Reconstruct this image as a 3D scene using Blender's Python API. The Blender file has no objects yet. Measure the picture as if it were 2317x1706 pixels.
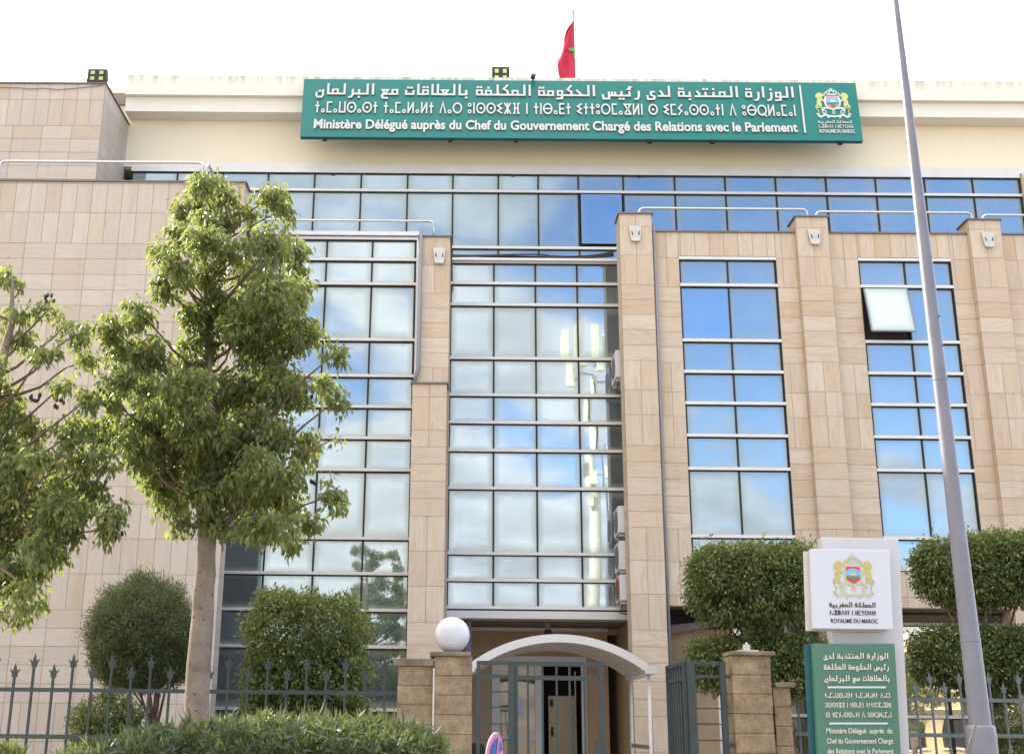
import bpy, math, random
import numpy as np
from mathutils import Vector, Matrix
random.seed(7); rng = np.random.default_rng(7)
R_ = math.radians
S = bpy.context.scene
C = S.collection

# ------------------------------------------------------------------ camera
FPX, CX, CY, IW, IH = 2699.0, 1040.0, 853.0, 2317.0, 1706.0
ROLL, YAW, PITCH, EYE = 0.0105, 0.006, R_(16.4), 1.65
cam = bpy.data.cameras.new('camera'); camo = bpy.data.objects.new('camera', cam); C.objects.link(camo)
cam.sensor_fit = 'HORIZONTAL'; cam.sensor_width = 36.0; cam.lens = 36.0 * FPX / IW
cam.shift_x = (IW / 2 - CX) / IW; cam.shift_y = 0.0
cam.clip_start = 0.1; cam.clip_end = 3000
camo.matrix_world = Matrix.Translation((0, 0, EYE)) @ Matrix.Rotation(YAW, 4, 'Z') @ Matrix.Rotation(R_(90) + PITCH, 4, 'X') @ Matrix.Rotation(ROLL, 4, 'Z')
S.camera = camo

def at(px, py, Y):
    """world point seen at a pixel of the photograph on the plane y = Y (used to measure the place)"""
    u = (px - CX) / FPX; v = (CY - py) / FPX
    u, v = u - ROLL * v, v + ROLL * u
    x = u; y = math.cos(PITCH) - v * math.sin(PITCH); z = math.sin(PITCH) + v * math.cos(PITCH)
    c, s = math.cos(YAW), math.sin(YAW)
    x, y = x * c - y * s, x * s + y * c
    t = Y / y
    return Vector((x * t, Y, EYE + z * t))
def PX(px, py, Y): return at(px, py, Y).x
def PZ(px, py, Y): return at(px, py, Y).z
def SC(py, Y):      # metres per photo pixel
    return abs(at(1101, py, Y).x - at(1100, py, Y).x)

# ------------------------------------------------------------------ world, sun, exposure
SUN_AZ, SUN_EL = R_(-50), R_(30)        # azimuth measured from +Y towards +X
sdir = Vector((math.sin(SUN_AZ) * math.cos(SUN_EL), math.cos(SUN_AZ) * math.cos(SUN_EL), math.sin(SUN_EL)))
W = bpy.data.worlds.new('World'); S.world = W; W.use_nodes = True
wn, wl = W.node_tree.nodes, W.node_tree.links
wn.clear()
def WN(t, **k):
    n = wn.new(t)
    for a, b in k.items(): setattr(n, a, b)
    return n
sky = WN('ShaderNodeTexSky', sky_type='NISHITA', sun_disc=False, sun_elevation=SUN_EL, sun_rotation=SUN_AZ, air_density=1.0, dust_density=0.6, ozone_density=1.6)
bg_sky = WN('ShaderNodeBackground'); bg_sky.inputs[1].default_value = 0.15
wl.new(sky.outputs[0], bg_sky.inputs[0])
bg_cl = WN('ShaderNodeBackground'); bg_cl.inputs[0].default_value = (1.0, 0.955, 0.885, 1); bg_cl.inputs[1].default_value = 0.78
tc = WN('ShaderNodeTexCoord')
sep = WN('ShaderNodeSeparateXYZ'); wl.new(tc.outputs['Generated'], sep.inputs[0])
def WM(op, a, b=None, clamp=False):
    n = WN('ShaderNodeMath', operation=op, use_clamp=clamp)
    for i, v in enumerate((a, b)):
        if v is None: continue
        if isinstance(v, (int, float)): n.inputs[i].default_value = v
        else: wl.new(v, n.inputs[i])
    return n.outputs[0]
# clouds on a flat layer: direction / (z + c)
zc = WM('ADD', WM('MAXIMUM', sep.outputs[2], 0.0), 0.22)
comb = WN('ShaderNodeCombineXYZ'); wl.new(WM('DIVIDE', sep.outputs[0], zc), comb.inputs[0]); wl.new(WM('DIVIDE', sep.outputs[1], zc), comb.inputs[1])
nz = WN('ShaderNodeTexNoise'); nz.inputs['Scale'].default_value = 2.7; nz.inputs['Detail'].default_value = 7; nz.inputs['Roughness'].default_value = 0.52; nz.inputs['Distortion'].default_value = 0.35
mp = WN('ShaderNodeMapping'); mp.inputs['Location'].default_value = (3.1, 1.4, 0.0)
wl.new(comb.outputs[0], mp.inputs[0]); wl.new(mp.outputs[0], nz.inputs['Vector'])
front = WM('MULTIPLY', WM('ADD', sep.outputs[1], 0.12), 3.2, True)          # thick bright overcast on the sun's side
lz_ = WM('SUBTRACT', 0.25, sep.outputs[2]); low = WM('MAXIMUM', WM('MULTIPLY', lz_, 2.4), WM('MULTIPLY', lz_, 0.55))      # clouds bank up towards the horizon
side = WM('MULTIPLY', WM('SUBTRACT', 0.09, sep.outputs[0]), 0.8)      # more cloud on the left, a blue gap on the right
high = WM('MULTIPLY', WM('SUBTRACT', sep.outputs[2], 0.54), 3.0, True)      # and overhead
dens = WM('ADD', WM('ADD', WM('ADD', nz.outputs[0], side), low), WM('ADD', WM('MULTIPLY', front, 0.8), high))
mr = WN('ShaderNodeMapRange', interpolation_type='SMOOTHSTEP'); mr.inputs[1].default_value = 0.42; mr.inputs[2].default_value = 0.60
wl.new(dens, mr.inputs[0])
# cloud brightness varies a little, brighter towards the sun
nz2 = WN('ShaderNodeTexNoise'); nz2.inputs['Scale'].default_value = 4.5; nz2.inputs['Detail'].default_value = 5
wl.new(mp.outputs[0], nz2.inputs['Vector'])
cb = WM('ADD', WM('ADD', WM('MULTIPLY', nz2.outputs[0], 1.0), 0.22), WM('ADD', WM('MULTIPLY', front, 0.4), WM('MULTIPLY', high, 0.55)))
wl.new(cb, bg_cl.inputs[1])
mixs = WN('ShaderNodeMixShader'); wl.new(mr.outputs[0], mixs.inputs[0]); wl.new(bg_sky.outputs[0], mixs.inputs[1]); wl.new(bg_cl.outputs[0], mixs.inputs[2])
out = WN('ShaderNodeOutputWorld'); wl.new(mixs.outputs[0], out.inputs[0])

sl = bpy.data.lights.new('sun', 'SUN'); sl.energy = 4.2; sl.angle = R_(0.55); sl.color = (1.0, 0.94, 0.84)
so = bpy.data.objects.new('sun', sl); C.objects.link(so); so.rotation_euler = (-sdir).to_track_quat('-Z', 'Y').to_euler(); so.location = (-30, 30, 40)
S.view_settings.view_transform = 'Standard'; S.view_settings.look = 'None'; S.view_settings.gamma = 1.0; S.view_settings.use_curve_mapping = False
S.view_settings.exposure = 1.44
S.render.engine = 'CYCLES'
S.cycles.max_bounces = 8; S.cycles.glossy_bounces = 4; S.cycles.diffuse_bounces = 4; S.cycles.transparent_max_bounces = 8

# ------------------------------------------------------------------ materials
def new_mat(name):
    m = bpy.data.materials.new(name); m.use_nodes = True; m.node_tree.nodes.clear()
    return m, m.node_tree.nodes, m.node_tree.links
class N:
    def __init__(s, name):
        s.m, s.n, s.l = new_mat(name)
        s.out = s.n.new('ShaderNodeOutputMaterial')
    def node(s, t, ins=None, **k):
        n = s.n.new(t)
        for a, b in k.items(): setattr(n, a, b)
        for a, b in (ins or {}).items():
            if hasattr(b, 'is_output') or isinstance(b, bpy.types.NodeSocket): s.l.new(b, n.inputs[a])
            else: n.inputs[a].default_value = b
        return n
    def math(s, op, a, b=0.0, clamp=False): return s.node('ShaderNodeMath', {0: a, 1: b}, operation=op, use_clamp=clamp).outputs[0]
    def mix(s, f, a, b, blend='MIX'):
        n = s.node('ShaderNodeMix', data_type='RGBA', blend_type=blend)
        for i, v in ((0, f), (6, a), (7, b)):
            if isinstance(v, bpy.types.NodeSocket): s.l.new(v, n.inputs[i])
            else: n.inputs[i].default_value = v if i == 0 else (tuple(v) + (1,))[:4]
        return n.outputs[2]
    def ramp(s, f, stops):
        n = s.node('ShaderNodeValToRGB'); s.l.new(f, n.inputs[0]); e = n.color_ramp.elements
        while len(e) < len(stops): e.new(0.5)
        for i, (p, c) in enumerate(stops): e[i].position = p; e[i].color = (c, c, c, 1) if isinstance(c, (int, float)) else tuple(c) + (1,)
        return n.outputs[0]
    def obj(s, scale=(1, 1, 1), rot=(0, 0, 0)):
        t = s.node('ShaderNodeTexCoord'); mpn = s.node('ShaderNodeMapping', {'Scale': scale, 'Rotation': rot}); s.l.new(t.outputs['Object'], mpn.inputs[0]); return mpn.outputs[0]
    def noise(s, vec, scale, detail=5, rough=0.55, dist=0.0):
        return s.node('ShaderNodeTexNoise', {'Vector': vec, 'Scale': scale, 'Detail': detail, 'Roughness': rough, 'Distortion': dist}).outputs[0]
    def island(s): return s.node('ShaderNodeNewGeometry').outputs['Random Per Island']
    def bsdf(s, color, rough=0.6, metal=0.0, spec=0.4, normal=None, **kw):
        ins = {'Base Color': color if isinstance(color, bpy.types.NodeSocket) else tuple(color) + (1,), 'Roughness': rough, 'Metallic': metal, 'Specular IOR Level': spec}
        b = s.node('ShaderNodeBsdfPrincipled', ins)
        if normal is not None: s.l.new(normal, b.inputs['Normal'])
        for k, v in kw.items(): b.inputs[k].default_value = v
        return b.outputs[0]
    def bump(s, h, strength=0.3, dist=0.01): return s.node('ShaderNodeBump', {'Height': h, 'Strength': strength, 'Distance': dist}).outputs[0]
    def done(s, sh): s.l.new(sh, s.out.inputs[0]); return s.m

def simple(name, col, rough=0.5, metal=0.0, var=0.12, scale=3.0, spec=0.4, bump=0.0):
    n = N(name); v = n.obj(); f = n.noise(v, scale, 6)
    g = n.noise(v, scale * 9, 4)
    f2 = n.math('ADD', n.math('MULTIPLY', f, 0.7), n.math('MULTIPLY', g, 0.3))
    c = n.mix(n.ramp(f2, [(0.3, 0.0), (0.7, 1.0)]), [x * (1 - var) for x in col], [min(1, x * (1 + var)) for x in col])
    nb = n.bump(g, bump, 0.01) if bump else None
    r = n.math('ADD', n.math('MULTIPLY', f2, 0.2), rough - 0.1)
    return n.done(n.bsdf(c, r, metal, spec, nb))

def stone_mat(name, axis, base=((0.49, 0.395, 0.315), (0.56, 0.475, 0.405)), vein=(0.43, 0.305, 0.205), rust=(0.46, 0.32, 0.185), amount=0.72):
    """travertine: veins run along the slab's long side (axis 'h' or 'v')"""
    n = N(name); isl = n.island()
    sc = (1.3, 1.3, 7.5) if axis == 'h' else (6.5, 6.5, 1.1)
    t = n.node('ShaderNodeTexCoord')
    off = n.node('ShaderNodeCombineXYZ', {0: n.math('MULTIPLY', isl, 37.0), 1: n.math('MULTIPLY', isl, 13.0), 2: n.math('MULTIPLY', isl, 53.0)}).outputs[0]
    add = n.node('ShaderNodeVectorMath', {0: t.outputs['Object'], 1: off}, operation='ADD').outputs[0]
    mpn = n.node('ShaderNodeMapping', {'Scale': sc}); n.l.new(add, mpn.inputs[0])
    v = mpn.outputs[0]
    a = n.noise(v, 1.0, 9, 0.68, 1.6); b = n.noise(v, 3.2, 8, 0.72, 0.9)
    c = n.mix(n.math('FRACT', n.math('MULTIPLY', isl, 7.77)), base[0], base[1])
    drk = n.math('MULTIPLY', n.math('GREATER_THAN', n.math('FRACT', n.math('MULTIPLY', isl, 23.1)), 0.82), 0.30)
    veinf = n.math('MULTIPLY', n.ramp(a, [(0.44, 0.0), (0.66, 0.9), (0.80, 0.4)]), n.math('ADD', n.math('MULTIPLY', n.noise(add, 0.9, 2), amount * 1.4), amount * 0.25), True)
    c = n.mix(veinf, c, vein)
    c = n.mix(n.ramp(b, [(0.5, 0.0), (0.75, 0.35)]), c, (0.64, 0.55, 0.47))
    rs = n.noise(n.obj((1.0, 1.0, 0.35)), 1.3, 5, 0.6)
    rf = n.math('MULTIPLY', n.ramp(rs, [(0.56, 0.0), (0.72, 0.8)]), n.math('GREATER_THAN', isl, 0.45))
    c = n.mix(n.math('MULTIPLY', rf, amount), c, rust)
    c = n.mix(n.math('MULTIPLY', drk, n.math('ADD', 0.3, b)), c, rust)
    st = n.noise(n.obj((3.0, 3.0, 0.22)), 1.0, 6, 0.65)       # rain streaks
    c = n.mix(n.ramp(st, [(0.55, 0.0), (0.78, 0.30)]), c, (0.30, 0.235, 0.18))
    h = n.noise(v, 6, 4)
    return n.done(n.bsdf(c, 0.62, 0, 0.3, n.bump(h, 0.15, 0.004)))

M = {}
M['stone_h'] = stone_mat('travertine_lying', 'h')
M['stone_v'] = stone_mat('travertine_standing', 'v')
M['pale_h'] = stone_mat('pale_travertine_lying', 'h', ((0.445, 0.385, 0.345), (0.505, 0.447, 0.41)), (0.40, 0.305, 0.24), (0.45, 0.335, 0.21), 0.42)
M['pale_v'] = stone_mat('pale_travertine_standing', 'v', ((0.445, 0.385, 0.345), (0.505, 0.447, 0.41)), (0.40, 0.305, 0.24), (0.45, 0.335, 0.21), 0.42)
M['joint'] = simple('stone_joint', (0.36, 0.265, 0.19), 0.9)
M['block'] = simple('weathered_sandstone', (0.265, 0.200, 0.138), 0.9, 0, 0.6, 4.5, 0.2, 0.6)
M['block_cap'] = simple('grey_weathered_cap', (0.21, 0.175, 0.135), 0.95, 0, 0.5, 5, 0.2, 0.8)
M['alu'] = simple('brushed_aluminium', (0.62, 0.61, 0.625), 0.42, 0.12, 0.06, 4)
M['alu_dark'] = simple('grey_pipe_paint', (0.20, 0.205, 0.24), 0.45, 0.1, 0.1, 4)
M['steel'] = simple('polished_steel_tube', (0.50, 0.50, 0.52), 0.28, 0.8, 0.05, 4)
M['gasket'] = simple('black_gasket', (0.012, 0.014, 0.018), 0.6, 0, 0.2)
M['black'] = simple('black_plastic', (0.02, 0.02, 0.022), 0.5, 0, 0.2)
M['white_paint'] = simple('white_paint', (0.58, 0.58, 0.61), 0.4, 0, 0.05, 2)
M['white_plastic'] = simple('white_plastic', (0.70, 0.71, 0.74), 0.35, 0, 0.08, 5)
M['grey_plate'] = simple('grey_cast_plate', (0.50, 0.48, 0.47), 0.5, 0, 0.1, 6)
M['green_iron'] = simple('green_painted_iron', (0.024, 0.040, 0.046), 0.45, 0, 0.3, 5, 0.5, 0.2)
M['grey_iron'] = simple('grey_green_iron', (0.10, 0.12, 0.13), 0.45, 0, 0.25, 5)
M['dark_iron'] = simple('dark_green_post', (0.025, 0.042, 0.05), 0.42, 0, 0.3, 5)
M['coping'] = simple('dark_metal_coping', (0.16, 0.14, 0.13), 0.6, 0.2, 0.3, 4)
M['beige'] = simple('beige_lobby_stone', (0.40, 0.29, 0.19), 0.6, 0, 0.15, 1.6)
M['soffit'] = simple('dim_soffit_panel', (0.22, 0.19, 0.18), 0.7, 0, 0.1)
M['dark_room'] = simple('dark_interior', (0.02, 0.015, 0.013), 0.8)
M['bronze'] = simple('bronze_door_panel', (0.36, 0.30, 0.21), 0.35, 0.35, 0.1, 2)
M['red_cloth'] = simple('red_flag_cloth', (0.40, 0.018, 0.05), 0.7, 0, 0.1)
M['star_green'] = simple('green_star', (0.05, 0.28, 0.10), 0.7)
M['gold'] = simple('emblem_gold', (0.46, 0.40, 0.15), 0.5, 0, 0.2, 30)
M['pale_lion'] = simple('emblem_pale_lion', (0.50, 0.52, 0.22), 0.5, 0, 0.2, 30)
M['pale_gold'] = simple('emblem_pale_gold', (0.46, 0.45, 0.33), 0.5, 0, 0.15, 30)
M['silver'] = simple('emblem_silver', (0.55, 0.62, 0.60), 0.5, 0, 0.15, 30)
M['em_red'] = simple('emblem_red', (0.62, 0.05, 0.07), 0.5)
M['em_pink'] = simple('emblem_faded_red', (0.55, 0.22, 0.27), 0.5)
M['em_blue'] = simple('emblem_blue', (0.18, 0.42, 0.72), 0.5)
M['em_green'] = simple('emblem_green', (0.06, 0.32, 0.20), 0.5)
M['letter_grey'] = simple('raised_letter_grey', (0.56, 0.57, 0.57), 0.5, 0, 0.03)
M['letter_edge_shade'] = simple('letter_edge_shade_brown', (0.16, 0.13, 0.11), 0.5)  # letter flanks coloured dark for the shadow along their edges
M['letter_cream'] = simple('raised_letter_cream', (0.66, 0.63, 0.57), 0.5, 0, 0.03)
M['letter_dark'] = simple('dark_lettering', (0.06, 0.045, 0.04), 0.5)
M['totem_white'] = simple('totem_white_panel', (0.53, 0.555, 0.65), 0.3, 0, 0.02, 2)
M['totem_grey'] = simple('totem_grey_post', (0.50, 0.49, 0.53), 0.4, 0.1, 0.03, 2)
M['totem_green'] = simple('totem_green_panel', (0.062, 0.165, 0.125), 0.35, 0, 0.05, 2)
M['sign_teal'] = simple('teal_sign_panel', (0.012, 0.175, 0.165), 0.32, 0, 0.06, 0.6)
M['sign_edge'] = simple('teal_sign_edge', (0.01, 0.09, 0.11), 0.4)
M['bark'] = simple('smooth_grey_bark', (0.205, 0.168, 0.142), 0.85, 0, 0.42, 6, 0.2, 0.7)
M['twig'] = simple('brown_twig', (0.13, 0.085, 0.065), 0.85, 0, 0.3, 8)
M['pod'] = simple('dark_seed_pod', (0.02, 0.013, 0.014), 0.6)
M['lamp_pole'] = simple('grey_galvanised_pole', (0.175, 0.177, 0.222), 0.42, 0.15, 0.16, 3.5, 0.4, 0.15)
M['ac_white'] = simple('aged_white_casing', (0.55, 0.56, 0.60), 0.45, 0, 0.1, 4)
M['ac_grille'] = simple('dark_grille', (0.13, 0.115, 0.11), 0.6)
M['led'] = simple('yellow_led_lens', (0.42, 0.47, 0.17), 0.3)
M['pink_red'] = simple('faded_sign_red', (0.52, 0.17, 0.33), 0.5)
M['sign_blue'] = simple('sign_blue', (0.04, 0.10, 0.36), 0.5)
M['paper'] = simple('lilac_paper', (0.55, 0.55, 0.82), 0.7)
M['asphalt'] = simple('asphalt', (0.055, 0.053, 0.05), 0.9, 0, 0.3, 6, 0.2, 0.4)
M['paving'] = simple('warm_paving', (0.40, 0.36, 0.31), 0.9, 0, 0.15, 2)
M['soil'] = simple('garden_soil', (0.10, 0.075, 0.05), 0.95, 0, 0.3, 4)
M['house_cream'] = simple('cream_render', (0.62, 0.47, 0.27), 0.8, 0, 0.08, 1)
M['house_white'] = simple('white_render', (0.78, 0.74, 0.66), 0.8, 0, 0.06, 1)
M['mast'] = simple('cream_mast_paint', (0.62, 0.58, 0.44), 0.5, 0, 0.08, 2)
M['antenna'] = simple('cream_antenna_cover', (0.72, 0.68, 0.50), 0.4, 0, 0.04, 2)
M['wall_glass'] = None

def cream_wall(name, col, dirt):
    n = N(name); v = n.obj(); f = n.noise(v, 0.5, 6)
    c = n.mix(n.ramp(f, [(0.35, 0.0), (0.7, 1.0)]), [x * 0.95 for x in col], col)
    if dirt:                                # algae runs below the roof edge
        st = n.noise(n.obj((2.2, 2.2, 0.25)), 2.0, 7, 0.7)
        sp = n.node('ShaderNodeSeparateXYZ', {0: n.obj()}).outputs[2]
        edge = n.ramp(n.math('MULTIPLY', n.math('SUBTRACT', sp, dirt - 0.30), 3.0), [(0.0, 0.0), (1.0, 1.0)])
        c = n.mix(n.math('MULTIPLY', n.ramp(st, [(0.46, 0.0), (0.64, 0.9)]), edge), c, (0.28, 0.28, 0.20))
    st2 = n.noise(n.obj((3, 3, 0.2)), 1.5, 5)
    c = n.mix(n.ramp(st2, [(0.55, 0.0), (0.8, 0.16)]), c, [x * 0.72 for x in col])
    return n.done(n.bsdf(c, 0.75, 0, 0.25, n.bump(n.noise(v, 40, 3), 0.08, 0.004)))

def glass_mat(name, tint=(0.66, 0.79, 0.93), film=0.06, spread=0.10, film_col=(0.52, 0.60, 0.58), edge=0.75, wav=0.0022, body=(0.035, 0.06, 0.085), refl=0.48):
    """mirror glazing with a dusty film, dirt gathered along the edges and vertical run marks"""
    n = N(name); isl = n.island()
    uv = n.node('ShaderNodeUVMap').outputs[0]
    sp = n.node('ShaderNodeSeparateXYZ', {0: uv})
    u, v = sp.outputs[0], sp.outputs[1]
    du = n.math('MINIMUM', u, n.math('SUBTRACT', 1.0, u)); dv = n.math('MINIMUM', v, n.math('SUBTRACT', 1.0, v))
    ob = n.obj()
    nse = n.noise(n.obj((1, 1, 1)), 7.0, 6, 0.65)
    d = n.math('MINIMUM', du, n.math('MULTIPLY', dv, 0.9))
    dj = n.math('ADD', d, n.math('MULTIPLY', n.math('SUBTRACT', nse, 0.5), 0.10))
    em = n.ramp(dj, [(0.0, 1.0), (0.04, 0.75), (0.16, 0.0)])
    run = n.noise(n.obj((9.0, 9.0, 0.35)), 1.6, 6, 0.7)
    runm = n.math('MULTIPLY', n.ramp(run, [(0.56, 0.0), (0.74, 1.0)]), n.ramp(v, [(0.1, 0.25), (1.0, 1.0)]))
    clo = n.noise(ob, 0.9, 4)
    filmf = n.math('ADD', film, n.math('MULTIPLY', isl, spread))
    filmf = n.math('ADD', filmf, n.math('MULTIPLY', n.math('SUBTRACT', clo, 0.5), 0.25), True)
    wave = n.noise(n.obj((0.55, 0.55, 0.45)), 1.4, 2, 0.4)
    nb = n.node('ShaderNodeBump', {'Height': wave, 'Strength': 1.0, 'Distance': wav}).outputs[0]
    gl = n.node('ShaderNodeBsdfGlossy', {'Color': tuple(tint) + (1,), 'Roughness': 0.015, 'Normal': nb}).outputs[0]
    bd = n.node('ShaderNodeBsdfDiffuse', {'Color': tuple(body) + (1,)}).outputs[0]
    lw = n.node('ShaderNodeLayerWeight', {'Blend': 0.55}).outputs['Fresnel']
    m0 = n.node('ShaderNodeMixShader', {0: n.math('ADD', n.math('MULTIPLY', lw, 0.35), refl, True), 1: bd, 2: gl}).outputs[0]
    fd = n.node('ShaderNodeBsdfDiffuse', {'Color': tuple(film_col) + (1,)}).outputs[0]
    m1 = n.node('ShaderNodeMixShader', {0: filmf, 1: m0, 2: fd}).outputs[0]
    dirt = n.node('ShaderNodeBsdfDiffuse', {'Color': (0.33, 0.35, 0.29, 1)}).outputs[0]
    dm = n.math('MULTIPLY', n.math('ADD', n.math('MULTIPLY', em, edge), n.math('MULTIPLY', runm, 0.22)), 0.8, True)
    return n.done(n.node('ShaderNodeMixShader', {0: dm, 1: m1, 2: dirt}).outputs[0])
M['glass'] = glass_mat('mirror_glazing')
M['glass_clear'] = glass_mat('clear_blue_mirror_glazing', (0.58, 0.75, 0.92), 0.07, 0.08, (0.55, 0.62, 0.68), edge=0.6, wav=0.004, refl=0.37)
M['glass_left'] = glass_mat('pale_mirror_glazing', (0.70, 0.83, 0.93), 0.05, 0.10, (0.55, 0.65, 0.64), 0.7)
M['glass_dark'] = glass_mat('dark_open_pane', (0.42, 0.58, 0.80), 0.03, 0.03, edge=0.25, wav=0.003, refl=0.55)
M['glass_ground'] = glass_mat('ground_floor_glazing', (0.80, 0.82, 0.82), 0.02, 0.03, edge=0.3, wav=0.006, body=(0.01, 0.01, 0.01), refl=0.55)

def leaf_mat(name, c0, c1, cy, trans=0.45, yellow=0.08, gloss=0.35):
    n = N(name); isl = n.island()
    c = n.mix(isl, c0, c1)
    c = n.mix(n.math('GREATER_THAN', n.math('FRACT', n.math('MULTIPLY', isl, 17.31)), 1 - yellow), c, cy)
    p = n.bsdf(c, gloss, 0, 0.45)
    tcx = n.mix(0.5, c, (0.46, 0.52, 0.09), 'MIX')
    t = n.node('ShaderNodeBsdfTranslucent', {'Color': tcx}).outputs[0]
    return n.done(n.node('ShaderNodeMixShader', {0: trans, 1: p, 2: t}).outputs[0])
M['leaf_tree'] = leaf_mat('tree_leaf', (0.070, 0.100, 0.052), (0.160, 0.195, 0.088), (0.32, 0.30, 0.08), 0.55)
M['leaf_ficus'] = leaf_mat('ficus_leaf', (0.026, 0.046, 0.018), (0.125, 0.160, 0.050), (0.22, 0.25, 0.07), 0.30, 0.10, 0.30)
M['leaf_round'] = leaf_mat('bottlebrush_leaf', (0.042, 0.062, 0.030), (0.085, 0.110, 0.052), (0.15, 0.10, 0.07), 0.22, 0.06, 0.5)
M['leaf_hedge'] = leaf_mat('oleander_leaf', (0.022, 0.044, 0.027), (0.070, 0.102, 0.060), (0.14, 0.18, 0.06), 0.22, 0.08, 0.52)

# ------------------------------------------------------------------ mesh helpers
BASE = {}
class MB:
    def __init__(s): s.v = []; s.f = []; s.mi = []; s.uv = {}
    def quad(s, a, b, c, d, m=0, uv=False):
        i = len(s.v); s.v += [tuple(a), tuple(b), tuple(c), tuple(d)]
        if uv: s.uv[len(s.f)] = ((0, 0), (1, 0), (1, 1), (0, 1))
        s.f.append((i, i + 1, i + 2, i + 3)); s.mi.append(m); return s
    def box(s, x0, x1, y0, y1, z0, z1, m=0):
        i = len(s.v)
        s.v += [(x, y, z) for z in (z0, z1) for y in (y0, y1) for x in (x0, x1)]
        for f in ((0, 1, 5, 4), (1, 3, 7, 5), (3, 2, 6, 7), (2, 0, 4, 6), (4, 5, 7, 6), (2, 3, 1, 0)):
            s.f.append(tuple(i + k for k in f)); s.mi.append(m)
        return s
    def bar(s, a, b, w, h, m=0, up=(0, 0, 1)):
        """rectangular bar from a to b; w sideways, h along up"""
        a, b = Vector(a), Vector(b); d = (b - a).normalized(); u = Vector(up)
        sd = d.cross(u)
        if sd.length < 1e-4: sd = d.cross(Vector((0, 1, 0)))
        sd.normalize(); u = sd.cross(d).normalized()
        i = len(s.v)
        for p in (a, b):
            for q, r in ((-1, -1), (1, -1), (1, 1), (-1, 1)): s.v.append(tuple(p + sd * (q * w / 2) + u * (r * h / 2)))
        for f in ((0, 1, 2, 3), (7, 6, 5, 4), (0, 4, 5, 1), (1, 5, 6, 2), (2, 6, 7, 3), (3, 7, 4, 0)):
            s.f.append(tuple(i + k for k in f)); s.mi.append(m)
        return s
    def tube(s, pts, rad, seg=8, m=0, caps=True):
        pts = [Vector(p) for p in pts]
        if isinstance(rad, (int, float)): rad = [rad] * len(pts)
        i0 = len(s.v); prev = None
        for k, p in enumerate(pts):
            d = (pts[min(k + 1, len(pts) - 1)] - pts[max(k - 1, 0)]).normalized()
            if prev is None:
                a = d.cross(Vector((0, 0, 1)))
                if a.length < 0.05: a = d.cross(Vector((0, 1, 0)))
            else: a = prev - d * prev.dot(d)
            a.normalize(); prev = a; b = d.cross(a)
            for j in range(seg):
                t = 2 * math.pi * j / seg; s.v.append(tuple(p + (a * math.cos(t) + b * math.sin(t)) * rad[k]))
        for k in range(len(pts) - 1):
            for j in range(seg):
                q = i0 + k * seg; s.f.append((q + j, q + (j + 1) % seg, q + seg + (j + 1) % seg, q + seg + j)); s.mi.append(m)
        if caps:
            s.f.append(tuple(i0 + j for j in range(seg))[::-1]); s.mi.append(m)
            q = i0 + (len(pts) - 1) * seg; s.f.append(tuple(q + j for j in range(seg))); s.mi.append(m)
        return s
    def prism(s, poly, d, m=0, mside=None):
        """polygon (list of 3-D points) extruded by vector d"""
        i = len(s.v); k = len(poly); d = Vector(d)
        s.v += [tuple(p) for p in poly] + [tuple(Vector(p) + d) for p in poly]
        s.f.append(tuple(range(i, i + k))); s.mi.append(m)
        s.f.append(tuple(range(i + 2 * k - 1, i + k - 1, -1))); s.mi.append(m)
        for j in range(k):
            a, b = i + j, i + (j + 1) % k; s.f.append((a, a + k, b + k, b)); s.mi.append(m if mside is None else mside)
        return s
    def sphere(s, c, r, seg=24, rings=14, m=0, sc=(1, 1, 1)):
        i = len(s.v)
        for a in range(rings + 1):
            t = math.pi * a / rings
            for b in range(seg):
                p = 2 * math.pi * b / seg; s.v.append((c[0] + r * sc[0] * math.sin(t) * math.cos(p), c[1] + r * sc[1] * math.sin(t) * math.sin(p), c[2] + r * sc[2] * math.cos(t)))
        for a in range(rings):
            for b in range(seg):
                q = i + a * seg; s.f.append((q + b, q + seg + b, q + seg + (b + 1) % seg, q + (b + 1) % seg)); s.mi.append(m)
        return s
    def build(s, name, mats, parent=None, smooth=False, origin=None, bevel=0.0):
        mats = [M[x] if isinstance(x, str) else x for x in (mats if isinstance(mats, (list, tuple)) else [mats])]
        me = bpy.data.meshes.new(name)
        base = Vector(BASE[parent.name]) if parent else Vector(origin or (0, 0, 0))
        me.from_pydata([(x - base.x, y - base.y, z - base.z) for x, y, z in s.v], [], s.f)
        for m in mats: me.materials.append(m)
        if len(mats) > 1: me.polygons.foreach_set('material_index', s.mi)
        if s.uv:
            ul = me.uv_layers.new(name='UVMap')
            for fi, co in s.uv.items():
                for li, cxy in zip(me.polygons[fi].loop_indices, co): ul.data[li].uv = cxy
        if smooth: me.polygons.foreach_set('use_smooth', [True] * len(me.polygons))
        me.update()
        o = bpy.data.objects.new(name, me); C.objects.link(o)
        if parent: o.parent = parent
        else: o.location = base
        BASE[o.name] = tuple(base)
        if bevel:
            b = o.modifiers.new('bevel', 'BEVEL'); b.width = bevel; b.segments = 2; b.limit_method = 'ANGLE'
        return o
def tag(o, label=None, cat=None, group=None, kind=None):
    for k, v in (('label', label), ('category', cat), ('group', group), ('kind', kind)):
        if v: o[k] = v
    return o
def thing(name, loc, label, cat, group=None):
    o = bpy.data.objects.new(name, None); C.objects.link(o); o.location = loc; o.empty_display_size = 0.2
    BASE[o.name] = tuple(loc)
    return tag(o, label, cat, group)
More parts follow.
